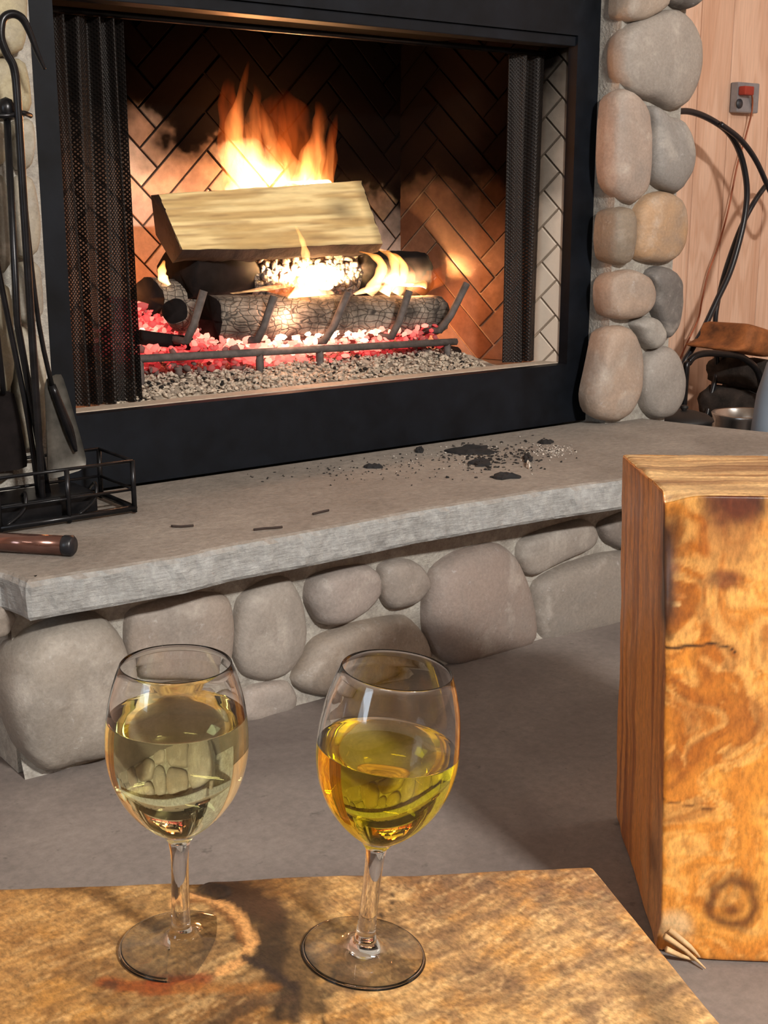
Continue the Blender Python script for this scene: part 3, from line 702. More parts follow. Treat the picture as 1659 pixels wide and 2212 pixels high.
# split pale log
def split_log():
    Yt, Yb = 2.335, 2.285
    tl, tr, br, bl = P(343, 418, Yt), P(780, 392, Yt), P(827, 526, Yb), P(393, 543, Yb)
    nx_, nz_ = 120, 34
    V = []; C = []
    for j in range(nz_):
        t = j / (nz_ - 1)
        for i in range(nx_):
            s_ = i / (nx_ - 1); p = bl.lerp(br, s_).lerp(tl.lerp(tr, s_), t)
            a = np.array([s_ * 2.2, t * 5, 0.0])
            n1 = float(fbm(a * [1.5, 3, 1], 4, 21)); n2 = float(fbm(a * [2, 14, 1], 3, 22))
            e = 0.010 * (n1 - 0.5) + 0.004 * (n2 - 0.5)
            if j in (0, nz_ - 1): p = p + Vector((0, 0, (n1 - 0.5) * 0.014))
            V.append((p.x, p.y - e, p.z))
            c = mixc(lin((196, 164, 108)), lin((236, 210, 152)), np.array(float(sm(0.35, 0.65, n1))))
            c = mixc(c, lin((150, 116, 74)), np.array(float(sm(0.60, 0.78, n2)) * 0.6))
            k2 = math.hypot((s_ - 0.84) * 5.5, (t - 0.58) * 2.6); c = mixc(c, lin((104, 88, 60)), np.array(max(0, 1 - k2 * 1.6)) * 0.85)
            c = mixc(c, lin((60, 40, 26)), np.array(float(sm(0.94, 1.0, s_) + sm(0.05, 0.0, t) * 0.8)).clip(0, 1) * 0.5)
            C.append(c)
    F = [(j * nx_ + i, j * nx_ + i + 1, (j + 1) * nx_ + i + 1, (j + 1) * nx_ + i) for j in range(nz_ - 1) for i in range(nx_ - 1)]
    root = empty('split_log', bl.lerp(br, 0.5), label='pale fresh split log lying on top of the fire', cat='log'); r0 = Vector(root.location)
    me = bpy.data.meshes.new('split_face'); me.from_pydata(V, [], F); set_attr(me, 'Col', C)
    part(link('split_face', me, M['split'], root, True), r0)
    # bark body behind the face: ridge section
    n = 120; rings = [V[0:nx_], None]
    top = V[(nz_ - 1) * nx_:]; bot = V[:nx_]; W = []; FF = []
    for i in range(nx_):
        tb = Vector(top[i]); bb = Vector(bot[i]); mid = tb.lerp(bb, 0.5); nb = Vector((0, 0.92, -0.38))
        sec = [tb, tb + Vector((0, 0.03, -0.004)), mid + nb * 0.070, bb + Vector((0, 0.045, -0.026)), bb + Vector((0, 0.018, -0.018)), bb]
        for q in sec:
            e = (float(fbm(np.array([i * 0.12, q.y * 30, q.z * 30]), 3, 31)) - 0.5) * 0.012
            W.append(q + Vector((0, e, e)) if q is not tb and q is not bb else q)
    k = 6
    for i in range(nx_ - 1):
        for j in range(k - 1): FF.append((i * k + j, i * k + j + 1, (i + 1) * k + j + 1, (i + 1) * k + j))
    FF.append(tuple(range(k))); FF.append(tuple(reversed(range((nx_ - 1) * k, nx_ * k))))
    b_ = MB().add(W, FF, True).build('bark', M['bark'], root, weld=True); part(b_, r0)
split_log()

def clog(a, b, Ya, Yb, r0, r1, label, seed, mat='char', amp=0.16, squash=1.0, m_=30):
    o = rough_log('charred_log', P(*a, Ya), P(*b, Yb), r0, r1, M[mat], None, 30, m_, seed, amp, squash, M['blackchar'])
    tag(o, label, 'log', 'burning logs on the grate'); return o
clog((455, 692), (940, 680), 2.315, 2.325, 0.052, 0.046, 'long charred log cracked into squares across the front of grate', 1, amp=0.12, m_=46)
clog((520, 598), (800, 590), 2.42, 2.44, 0.055, 0.052, 'ash white log in the middle behind the front log', 2, amp=0.22)
clog((775, 590), (905, 592), 2.39, 2.42, 0.056, 0.05, 'black log end under the arched flames', 3, 'blackchar', 0.2)
clog((385, 590), (520, 588), 2.385, 2.42, 0.060, 0.055, 'black burnt log under the left end of the split log', 4, 'blackchar', 0.22)
clog((318, 645), (420, 652), 2.375, 2.42, 0.044, 0.042, 'short log stub with dark end beside the left mesh curtain', 5, amp=0.12)
clog((378, 672), (400, 700), 2.285, 2.36, 0.026, 0.028, 'small pale round ended branch at the left grate finger', 6, amp=0.1)
clog((1010, 648), (1062, 722), 2.45, 2.44, 0.011, 0.010, 'thin burnt stick leaning at the right brick wall', 7, 'blackchar', 0.2)
clog((955, 770), (1060, 768), 2.40, 2.44, 0.026, 0.028, 'dark charred lump on the ash at the right corner', 8, 'blackchar', 0.35)
clog((300, 728), (410, 742), 2.30, 2.31, 0.016, 0.014, 'black burnt stick lying at the left front of grate', 9, 'blackchar', 0.2)

# coals and ash: chunks as one loose mass each
ICO = None
def ico():
    bm = bmesh.new(); bmesh.ops.create_icosphere(bm, subdivisions=1, radius=1.0); v = np.array([list(q.co) for q in bm.verts]); f = np.array([[w.index for w in q.verts] for q in bm.faces]); bm.free(); return v, f
IV, IF = ico()
def chunks(name, C, Rr, colr, hot, mat, flat=0.6):
    n = len(C); sc_ = Rr[:, None] * RNG.uniform(0.6, 1.4, (n, 3)) * [1, 1, flat]
    V = IV[None] * sc_[:, None] * RNG.uniform(0.72, 1.28, (n, len(IV), 1))
    an = RNG.uniform(0, 6.28, n); ca, sa = np.cos(an)[:, None], np.sin(an)[:, None]
    ti = RNG.normal(0, 0.5, n); ct, st = np.cos(ti)[:, None], np.sin(ti)[:, None]
    X, Y_, Z_ = V[..., 0], V[..., 1], V[..., 2]; Y_, Z_ = Y_ * ct - Z_ * st, Y_ * st + Z_ * ct
    V = np.stack([X * ca - Y_ * sa, X * sa + Y_ * ca, Z_], -1) + C[:, None]
    F = (IF[None] + (np.arange(n) * len(IV))[:, None, None]).reshape(-1, 3)
    me = bpy.data.meshes.new(name); me.vertices.add(n * len(IV)); me.vertices.foreach_set('co', V.reshape(-1).astype(np.float32))
    me.loops.add(len(F) * 3); me.loops.foreach_set('vertex_index', F.reshape(-1).astype(np.int32))
    me.polygons.add(len(F)); me.polygons.foreach_set('loop_start', np.arange(0, len(F) * 3, 3, dtype=np.int32)); me.polygons.foreach_set('loop_total', np.full(len(F), 3, np.int32))
    me.update(calc_edges=True); set_attr(me, 'Col', np.repeat(colr, len(IV), 0)); set_attr(me, 'Hot', np.repeat(hot, len(IV)), 'FLOAT')
    return link(name, me, mat)
# ash bed surface height
def ash_h(x, y):
    return 0.466 + 0.030 * sm(2.17, 2.27, y) * (1 - 0.8 * sm(1.80, 2.05, x)) * sm(0.98, 1.15, x) * (0.6 + 0.8 * fbm(np.stack([x * 9, y * 9, x * 0], -1), 3, 5)) + 0.010 * (fbm(np.stack([x * 40, y * 40, x * 0], -1), 2, 6) - 0.3) * sm(2.165, 2.19, y)
nxa, nya = 200, 80
gx, gy = np.meshgrid(np.linspace(0.99, 1.98, nxa), np.linspace(2.175, 2.54, nya), indexing='ij')
gz = ash_h(gx, gy); edge = np.minimum.reduce([gx - 0.99, 1.98 - gx, gy - 2.175, 2.54 - gy]); gz = 0.4625 + (gz - 0.4625) * np.clip(edge / 0.02, 0, 1)
V = np.stack([gx, gy, gz], -1).reshape(-1, 3); F = [(i * nya + j, (i + 1) * nya + j, (i + 1) * nya + j + 1, i * nya + j + 1) for i in range(nxa - 1) for j in range(nya - 1)]
me = bpy.data.meshes.new('ash_bed'); me.from_pydata(V.tolist(), [], F)
t = fbm(V * 60, 3, 8); set_attr(me, 'Col', mixc(lin((120, 108, 96)), lin((190, 176, 158)), sm(0.35, 0.65, t)))
M['ash'] = mat_attr('ash', 0.95, (1, 1, 1), 250, (0.6, 1.2), 0.003)
tag(link('ash_bed', me, M['ash'], None, True), 'layer of grey powdery ash on the firebox floor', 'ash', kind='stuff')
n = 5200
cx_, cy_ = RNG.uniform(1.0, 1.93, n), 2.185 + 0.33 * RNG.beta(1.0, 1.6, n)
cz_ = ash_h(cx_, cy_) + RNG.uniform(-0.001, 0.006, n)
cc = mixc(lin((104, 92, 82)), lin((208, 194, 176)), RNG.beta(2.2, 1.3, n)); cc[RNG.random(n) < 0.07] = lin((26, 22, 20))
o = chunks('ash_flakes', np.stack([cx_, cy_, cz_], -1), RNG.uniform(0.0018, 0.0062, n), cc, np.zeros(n), M['ash'])
tag(o, 'crumbly pale ash flakes and cinders below the grate', 'ash', kind='stuff')
# hot coals
n = 2600
hx = RNG.uniform(1.10, 1.86, n); hy = RNG.uniform(2.262, 2.46, n); hz = RNG.uniform(0.500, 0.562, n)
cen = np.exp(-((hx - 1.52) / 0.26) ** 2)
hz = hz + 0.03 * np.clip((hy - 2.30) / 0.1, 0, 1)
heat = 0.16 + 0.66 * cen + 0.55 * (fbm(np.stack([hx * 9, hy * 9, hz * 20], -1), 3, 2) - 0.5) + RNG.normal(0, 0.08, n)
heat += 0.25 * sm(0.53, 0.56, hz); heat -= 0.35 * sm(0.525, 0.50, hz)
heat = np.clip(heat, 0, 1); heat[RNG.random(n) < 0.06] *= 0.3
o = chunks('glowing_coals', np.stack([hx, hy, hz], -1), RNG.uniform(0.004, 0.011, n), np.tile(lin((96, 84, 80)), (n, 1)), heat, M['coals'], 0.7)
tag(o, 'heap of red and white hot coals glowing under the logs', 'coals', kind='stuff')
n = 500
hx = RNG.uniform(1.115, 1.25, n); hy = RNG.uniform(2.33, 2.40, n); hz = 0.56 + RNG.uniform(0, 1, n) * 0.10 * np.clip(1 - (hx - 1.1) / 0.2, 0.2, 1)
heat = np.clip(0.42 + 0.5 * (fbm(np.stack([hx * 12, hy * 9, hz * 12], -1), 3, 12) - 0.5) + RNG.normal(0, 0.12, n), 0, 0.9)
o = chunks('glowing_coals', np.stack([hx, hy, hz], -1), RNG.uniform(0.004, 0.011, n), np.tile(lin((96, 84, 80)), (n, 1)), heat, M['coals'], 0.7)
tag(o, 'pinkish red coals piled between the left log stubs', 'coals', kind='stuff')
# grey ash crust clinging on the middle log
n = 420
c0 = P(560, 600, 2.375); c1 = P(775, 590, 2.385); tt = RNG.random(n); pc = np.array(c0)[None] * (1 - tt[:, None]) + np.array(c1)[None] * tt[:, None]
pc += np.stack([RNG.normal(0, 0.006, n), RNG.normal(0, 0.006, n), RNG.normal(0, 0.021, n)], -1)
o = chunks('ash_crust', pc, RNG.uniform(0.004, 0.010, n), mixc(lin((44, 38, 36)), lin((112, 100, 96)), RNG.random(n)), np.zeros(n), M['ash'], 1.0)
tag(o, 'flaky white ash crust on the middle burning log', 'ash', kind='stuff')

# ---- flames (gas: emission volumes)
M['flame'] = mat_flame('flame_tall', 120, (1, 0.46, 0.12), (1, 0.12, 0.012), powr=1.25)
M['flame_hot'] = mat_flame('flame_hot', 300, (1, 0.58, 0.26), (1, 0.30, 0.05), powr=1.0)
M['flame_soft'] = mat_flame('flame_soft', 34, (1, 0.22, 0.03), (1, 0.10, 0.01), powr=0.9)
M['flame_lick'] = mat_flame('flame_lick', 420, (1, 0.55, 0.22), (1, 0.34, 0.06), nz=(5, 5, 2), powr=0.35)
def tongue(root, pts, Y, mat, dep=0.6, nm='flame_tongue'):
    """pts: (px, py, half width px). Closed flattened tube"""
    Q = [Vector(ony(x, y, Y)) for x, y, w in pts]; Rr = [w / FPX * 2.85 for x, y, w in pts]
    # spline resample
    PP = []; RR = []
    for i in range(len(Q) - 1):
        p0 = Q[max(i - 1, 0)]; p1 = Q[i]; p2 = Q[i + 1]; p3 = Q[min(i + 2, len(Q) - 1)]
        for k in range(6):
            t = k / 6; PP.append(0.5 * ((2 * p1) + (p2 - p0) * t + (2 * p0 - 5 * p1 + 4 * p2 - p3) * t * t + (3 * p1 - p0 - 3 * p2 + p3) * t ** 3)); RR.append(Rr[i] * (1 - t) + Rr[i + 1] * t)
    PP.append(Q[-1]); RR.append(Rr[-1] * 0.3 + 0.0003)
    V = []; F = []; n = 14; ux = Vector((0.8, -0.6, 0)); uy = Vector((0.6, 0.8, 0))
    sd = random.random() * 50
    for i, (p, r) in enumerate(zip(PP, RR)):
        d = (PP[min(i + 1, len(PP) - 1)] - PP[max(i - 1, 0)]).normalized(); a = (ux - d * d.dot(ux)).normalized(); 
        wob = 1 + 0.28 * math.sin(i * 0.9 + sd) * 0.5
        for k in range(n):
            th = 2 * math.pi * k / n
            V.append(p + a * (math.cos(th) * r * wob) + uy * (math.sin(th) * r * dep * (1.1)))
    for i in range(len(PP) - 1):
        for k in range(n):
            q = i * n + k; w = i * n + (k + 1) % n; F.append((q, w, w + n, q + n))
    F.append(tuple(reversed(range(n)))); F.append(tuple(range((len(PP) - 1) * n, len(PP) * n)))
    o = MB().add(V, F, True).build(nm, M[mat], root); part(o, Vector(root.location)); return o
def flame_root(px, py, Y, label):
    return empty('flame', ony(px, py, Y), label=label, cat='flame', group='flames of the fire')
fa = flame_root(610, 420, 2.44, 'tallest orange flames rising behind the pale split log')
YA = 2.44
tongue(fa, [(530, 440, 34), (515, 360, 26), (505, 280, 20), (520, 210, 10), (538, 128, 2)], YA, 'flame')
tongue(fa, [(520, 440, 40), (498, 330, 24), (492, 250, 20), (493, 190, 16), (500, 168, 3)], YA + 0.02, 'flame_soft')
tongue(fa, [(560, 440, 36), (552, 340, 22), (546, 260, 15), (556, 205, 8), (548, 180, 2)], YA, 'flame')
tongue(fa, [(615, 440, 34), (600, 360, 22), (580, 290, 15), (560, 230, 9), (545, 190, 2)], YA - 0.02, 'flame')
tongue(fa, [(600, 400, 16), (614, 330, 16), (610, 270, 10), (606, 205, 2)], YA + 0.02, 'flame_soft')
tongue(fa, [(650, 440, 34), (640, 380, 24), (612, 320, 12), (585, 270, 2)], YA, 'flame')
tongue(fa, [(660, 440, 34), (676, 350, 24), (690, 280, 17), (692, 240, 14), (682, 218, 2)], YA, 'flame')
tongue(fa, [(690, 435, 34), (706, 350, 22), (716, 300, 12), (728, 245, 2)], YA + 0.02, 'flame_soft')
tongue(fa, [(690, 440, 26), (708, 370, 14), (714, 300, 6), (712, 240, 2)], YA - 0.01, 'flame')
tongue(fa, [(496, 430, 6), (522, 400, 30), (610, 392, 44), (690, 398, 30), (718, 425, 5)], YA - 0.01, 'flame_hot', 0.6)
tongue(fa, [(540, 430, 46), (535, 350, 30), (525, 290, 12), (524, 230, 3)], YA - 0.01, 'flame')
tongue(fa, [(660, 430, 46), (668, 350, 26), (680, 300, 12), (690, 250, 3)], YA - 0.01, 'flame')
tongue(fa, [(600, 440, 80), (600, 340, 95), (610, 270, 80), (610, 210, 30), (612, 190, 4)], YA + 0.03, 'flame_soft', 0.12)
fb = flame_root(640, 630, 2.34, 'white hot flame licking up in front of the split log')
YM = 2.345
tongue(fb, [(500, 634, 7), (560, 626, 16), (620, 616, 26), (690, 612, 26), (716, 624, 6)], 2.30, 'flame_hot', 0.32)
tongue(fb, [(672, 640, 44), (668, 606, 34), (662, 580, 16), (658, 560, 6)], 2.262, 'flame_hot', 0.35)
tongue(fb, [(664, 612, 13), (664, 580, 11), (661, 555, 9), (656, 530, 6), (648, 508, 4), (638, 488, 1.5)], 2.258, 'flame_lick', 0.5)
tongue(fb, [(620, 640, 46), (630, 604, 30), (648, 578, 14), (660, 556, 3)], 2.30, 'flame_soft', 0.5)
fc = flame_root(850, 630, 2.35, 'arched bright flames curling over the right end of the front log')
YR = 2.30
tongue(fc, [(765, 636, 6), (810, 622, 18), (860, 614, 24), (905, 618, 18), (918, 606, 6)], 2.31, 'flame_hot', 0.5)
tongue(fc, [(795, 635, 14), (815, 605, 13), (825, 575, 11), (808, 553, 8), (776, 543, 3)], YR, 'flame_lick', 0.6)
tongue(fc, [(830, 635, 14), (850, 600, 12), (852, 568, 10), (835, 545, 8), (806, 536, 3)], YR + 0.01, 'flame_lick', 0.6)
tongue(fc, [(855, 635, 13), (872, 600, 10), (870, 570, 8), (850, 550, 6), (830, 545, 2)], YR, 'flame_lick', 0.6)
tongue(fc, [(880, 632, 8), (892, 604, 6), (890, 585, 4), (878, 566, 2)], YR, 'flame', 0.6)
tongue(fc, [(900, 632, 20), (940, 600, 26), (960, 580, 12), (990, 560, 3)], YR + 0.05, 'flame_soft', 0.4)
fd = flame_root(353, 600, 2.36, 'small bright flame above the left log stub')
tongue(fd, [(366, 616, 4), (352, 600, 10), (350, 583, 8), (355, 562, 2)], 2.35, 'flame_lick', 0.7)

# ================================================================== FIRE TOOLS
YT = 1.955
ts = empty('fire_tool_stand', onz(150, 1115, 0.331), label='black wire fire tool stand with caged base on the hearth slab', cat='tool stand'); t0 = Vector(ts.location)
bx0, bx1, by0, by1, zb0, zb1 = 0.675, 0.905, 1.90, 2.03, 0.337, 0.420
def ring(z, r, nm, dx=0): 
    c = [(bx0, by0), (bx1, by0), (bx1, by1), (bx0, by1)]
    mm = MB()
    for i in range(4): mm.tube([(c[i][0], c[i][1], z), (c[(i + 1) % 4][0], c[(i + 1) % 4][1], z)], r, 8)
    part(mm.build(nm, M['iron'], ts), t0)
ring(zb0 + 0.003, 0.0055, 'base_ring'); ring(zb1, 0.0028, 'rim_ring'); ring(0.372, 0.0025, 'middle_ring')
part(MB().box((bx0 - 0.005, by0 + 0.02, 0.3315), (bx0 + 0.175, by1 - 0.01, 0.372)).build('base_plate', M['iron'], ts, 0.006), t0)
for c in ((bx0, by0), (bx1, by0), (bx1, by1), (bx0, by1), (0.79, by0)):
    part(MB().tube([(c[0], c[1], 0.333), (c[0], c[1], zb1)], 0.0045, 8).build('upright', M['iron'], ts), t0)
for x in (0.72, 0.84):
    part(MB().tube([(x - 0.035, by0, 0.342), (x, by0 + 0.01, 0.362), (x + 0.01, by0 + 0.03, 0.385), (x + 0.035, by1, 0.342)], 0.003, 6, 4).build('scroll', M['iron'], ts), t0)
px_ = P(14, 236, YT)
part(MB().tube([px_, P(38, 700, YT), (bx0 + 0.11, YT + 0.01, 0.345)], 0.0055, 10).build('post', M['iron'], ts), t0)
part(MB().lathe([(0, 0.018), (0.009, 0.014), (0.013, 0.004), (0.012, -0.010), (0.006, -0.016), (0, -0.016)], 16, tuple(px_)).build('finial', M['iron'], ts), t0)
hk = P(12, 252, YT); part(MB().tube([hk + Vector((-0.035, -0.01, 0)), hk + Vector((0, -0.012, 0.001)), P(48, 244, YT - 0.02), P(66, 250, YT)], 0.004, 8, 4).build('hook_bar', M['iron'], ts), t0)
pole_foot = (bx0 + 0.02, by0 + 0.02)
# poker with crook
pk = [P(97, 150, YT - 0.02), P(80, 112, YT - 0.02), P(64, 70, YT - 0.02), P(48, 40, YT - 0.02), P(26, 30, YT - 0.02), P(6, 42, YT - 0.02), P(2, 80, YT - 0.02), P(14, 115, YT - 0.02), P(30, 148, YT - 0.02), P(38, 220, YT - 0.02), P(50, 420, YT - 0.02), P(64, 640, YT - 0.02), P(78, 860, YT - 0.02), P(92, 1085, YT - 0.02)]
o = MB().tube(pk, [0.0022, 0.004, 0.005] + [0.0062] * 10 + [0.005], 12, 6).build('poker', M['iron'])
tag(o, 'polished black poker with shepherd crook top in the tool stand', 'poker')
# thin poker crossing
o = MB().tube([P(-14, 520, YT + 0.012), P(0, 600, YT + 0.012), P(26, 730, YT + 0.012), P(60, 900, YT + 0.012), P(84, 1072, YT + 0.012)], 0.0048, 8, 4).build('fire_tongs', M['iron'])
tag(o, 'dull slanting iron rod crossing behind the poker', 'fire tongs')
# shovel
def blade(px, Y, th, name, mat, parent, r0, curl=0.012):
    P2 = smooth_poly(px, 48, 1); V = []; n = len(P2)
    pts_ = [Vector(ony(x, y, Y)) for x, y in P2]; c = sum(pts_, Vector()) / n
    for s_, d_ in ((1, 0), (0.9, curl * 0.7), (0.6, curl), (0.3, curl)):
        for p in pts_: q = c.lerp(p, s_); V.append(q + Vector((0, d_, 0)))
    V2 = [v + Vector((0, th, 0)) for v in V]; F = []
    for i in range(3):
        for k in range(n):
            a = i * n + k; b = i * n + (k + 1) % n; F.append((a, b, b + n, a + n)); F.append((4 * n + a, 4 * n + a + n, 4 * n + b + n, 4 * n + b))
    F.append(tuple(3 * n + k for k in range(n))); F.append(tuple(7 * n + k for k in reversed(range(n))))
    for k in range(n): F.append((k, k + 4 * n, (k + 1) % n + 4 * n, (k + 1) % n))
    o = MB().add(V, F[:0]).add([], []); mb = MB().add(V + V2, F, False); o = mb.build(name, M[mat], parent, weld=True); part(o, r0); return sharp(o, 40)
sh = empty('fire_shovel', P(140, 1000, 1.985), label='worn grey steel ash shovel standing in the tool stand', cat='shovel'); s0 = Vector(sh.location)
blade([(96, 822), (128, 806), (136, 812), (186, 985), (186, 1012), (112, 1036), (104, 1030), (100, 900)], 1.985, 0.003, 'blade', 'shovel', sh, s0, 0.004)
part(MB().tube([P(112, 832, 1.982), P(148, 925, 1.98), P(164, 975, 1.98)], [0.006, 0.008, 0.003], 10, 4).build('socket', M['iron'], sh), s0)
part(MB().tube([P(112, 832, 1.98), P(84, 700, 1.98), P(58, 480, 1.975), P(46, 330, 1.97), P(40, 250, 1.965)], 0.0042, 8, 3).build('shaft', M['iron'], sh), s0)
bsh = empty('hearth_brush', P(20, 900, 2.0), label='dark hearth brush hanging at the left edge of the tool stand', cat='brush'); q0 = Vector(bsh.location)
part(MB().tube([P(-20, 560, 1.98), P(-8, 700, 1.99), P(8, 850, 2.0)], 0.0048, 8, 3).build('shaft', M['iron'], bsh), q0)
blade([(-40, 850), (20, 846), (32, 850), (58, 985), (60, 1012), (-40, 1025)], 2.005, 0.02, 'bristle_head', 'blackchar', bsh, q0, 0.002)
# brown tube on slab
tb = empty('brush_handle', onz(80, 1190, 0.331), label='shiny brown cylinder with black end cap lying in front of tool stand', cat='handle'); u0 = Vector(tb.location)
pa, pb = onz(-60, 1188, 0.331), onz(140, 1199, 0.331)
pa = Vector((pa[0], pa[1], 0.331 + 0.0150)); pb = Vector((pb[0], pb[1], 0.331 + 0.0150)); dd = (pb - pa).normalized()
part(MB().tube([pa, pb], 0.0142, 24).build('barrel', M['copper'], tb), u0)
part(MB().tube([pb - dd * 0.001, pb + dd * 0.001, pb + dd * 0.013, pb + dd * 0.016], [0.0142, 0.0152, 0.0152, 0.012], 24).build('end_cap', M['rubber'], tb), u0)

# ---- debris on the slab
def flake(px, py, w, h, label, seed, mat='debris', name='charcoal_flake'):
    c = Vector(onz(px, py, 0.3305)); a = Vector(onz(px + w / 2, py, 0.3305)) - c; b = Vector(onz(px, py + h / 2, 0.3305)) - c
    V = []; n = 14; rr = random.Random(seed)
    prof = [(1.0, 0.0), (0.95, 0.004), (0.6, 0.0075), (0.25, 0.006)]
    rad = [rr.uniform(0.6, 1.1) for _ in range(n)]
    for s_, z in prof:
        for k in range(n):
            t = 2 * math.pi * k / n; V.append(c + (a * math.cos(t) + b * math.sin(t)) * rad[k] * s_ + Vector((0, 0, z * rr.uniform(0.7, 1.2))))
    F = [(i * n + k, i * n + (k + 1) % n, (i + 1) * n + (k + 1) % n, (i + 1) * n + k) for i in range(3) for k in range(n)] + [tuple(3 * n + k for k in range(n)), tuple(reversed(range(n)))]
    o = MB().add(V, F).build(name, M[mat]); tag(o, label, 'charcoal', 'charcoal flakes on the slab'); return o
flake(1018, 974, 120, 22, 'largest black charcoal flake nearest the black frame', 1)
flake(1092, 1031, 64, 12, 'narrow charcoal sliver nearest the front edge of slab', 2)
flake(1038, 1002, 56, 14, 'charcoal lump just in front of the largest flake', 3)
flake(908, 974, 22, 14, 'small dark charcoal chip left of the largest flake', 4)
flake(1140, 992, 24, 16, 'small black charcoal chip beside white ash crumbs', 5)
flake(806, 1010, 44, 6, 'thin dark sliver left of the charcoal heap', 6)
flake(1178, 957, 42, 7, 'thin charcoal flake behind the white ash smear', 7)
flake(1141, 1006, 10, 16, 'single white ash lump among charcoal crumbs', 8, 'whiteash', 'ash_lump')
def twig(p, label):
    q = [Vector(onz(x, y, 0.3325)) for x, y in p]; o = MB().tube(q, 0.0019, 6, 3).build('twig', M['twig']); tag(o, label, 'twig', 'burnt twigs on the slab')
twig([(548, 1144), (572, 1141), (590, 1140), (610, 1138)], 'dark twig lying near the middle front of slab')
twig([(676, 1110), (692, 1106), (710, 1102)], 'short thin twig behind the longer dark twig')
twig([(370, 1136), (392, 1137), (418, 1135)], 'faint burnt splinter nearest the tool stand')
def crumbs(n, cxy, sx_, sy_, rmin, rmax, cols, name, label):
    C = []
    while len(C) < n:
        x = random.gauss(cxy[0], sx_); y = random.gauss(cxy[1], sy_)
        if 300 < x < 1300 and y > 1020 - 0.1385 * (x - 500) + 6 and y < 1170 - 0.166 * (x - 500): C.append(onz(x, y, 0.3310))
    C = np.array(C); o = chunks(name, C, RNG.uniform(rmin, rmax, n), cols(n), np.zeros(n), M['ash'], 0.5); tag(o, label, 'crumbs', kind='stuff')
dk = lambda n: mixc(lin((16, 15, 16)), lin((60, 54, 50)), RNG.random(n)); wh = lambda n: mixc(lin((150, 142, 134)), lin((220, 212, 202)), RNG.random(n))
crumbs(260, (1060, 985), 70, 18, 0.0012, 0.0045, dk, 'charcoal_crumbs', 'black charcoal crumbs scattered in front of the frame')
crumbs(130, (760, 1008), 130, 16, 0.0008, 0.0026, dk, 'charcoal_crumbs', 'sparse black specks on the middle of the slab')
crumbs(150, (1195, 973), 26, 7, 0.0010, 0.0028, wh, 'ash_crumbs', 'white ash crumbs near the stone corner')
crumbs(90, (1000, 985), 120, 22, 0.0008, 0.0024, wh, 'ash_crumbs', 'pale ash specks among the charcoal')

# ================================================================== TIMBER BLOCKS
def block_mesh(name, corners, res, rad, colf, disp=None):
    """corners: [bottom fl, fr, br, bl, top fl, fr, br, bl]; rounded box on a fine grid, colour per vertex"""
    c = np.array([list(q) for q in corners], float)
    dims = np.array([np.linalg.norm(c[1] - c[0]), np.linalg.norm(c[3] - c[0]), np.linalg.norm(c[4] - c[0])]); N = [max(4, int(d / res)) for d in dims]
    bmv = {}; V = []; F = []
    def vid(i, j, k):
        key = (i, j, k)
        if key not in bmv: bmv[key] = len(V); V.append(key)
        return bmv[key]
    for i in range(N[0]):
        for j in range(N[1]):
            F.append((vid(i, j, 0), vid(i, j + 1, 0), vid(i + 1, j + 1, 0), vid(i + 1, j, 0))) if (i % 1 == 0) else None
            F.append((vid(i, j, N[2]), vid(i + 1, j, N[2]), vid(i + 1, j + 1, N[2]), vid(i, j + 1, N[2])))
        for k in range(N[2]):
            F.append((vid(i, 0, k), vid(i + 1, 0, k), vid(i + 1, 0, k + 1), vid(i, 0, k + 1)))
            F.append((vid(i, N[1], k), vid(i, N[1], k + 1), vid(i + 1, N[1], k + 1), vid(i + 1, N[1], k)))
    for j in range(N[1]):
        for k in range(N[2]):
            F.append((vid(0, j, k), vid(0, j, k + 1), vid(0, j + 1, k + 1), vid(0, j + 1, k)))
            F.append((vid(N[0], j, k), vid(N[0], j + 1, k), vid(N[0], j + 1, k + 1), vid(N[0], j, k + 1)))
    K = np.array(V, float); p = K / np.array(N) * dims
    q = np.clip(p, rad, dims - rad); dv = p - q; ln = np.linalg.norm(dv, axis=1); ok = ln > 1e-9
    p2 = p.copy(); p2[ok] = q[ok] + dv[ok] / ln[ok][:, None] * rad
    fid = np.zeros(len(K), int)  # 0 front(-y) 1 left(-x) 2 top 3 other
    fid[:] = 3; fid[K[:, 0] == 0] = 1; fid[K[:, 1] == 0] = 0; fid[K[:, 2] == N[2]] = 2
    t = p2 / dims; u, v, w = t[:, 0:1], t[:, 1:2], t[:, 2:3]
    W = ((c[0] * (1 - u) + c[1] * u) * (1 - v) + (c[3] * (1 - u) + c[2] * u) * v) * (1 - w) + ((c[4] * (1 - u) + c[5] * u) * (1 - v) + (c[7] * (1 - u) + c[6] * u) * v) * w
    if disp is not None: W = disp(W, p, dims, fid)
    me = bpy.data.meshes.new(name); me.from_pydata(W.tolist(), [], F); me.update(); set_attr(me, 'Col', colf(W, p, dims, fid)); return me

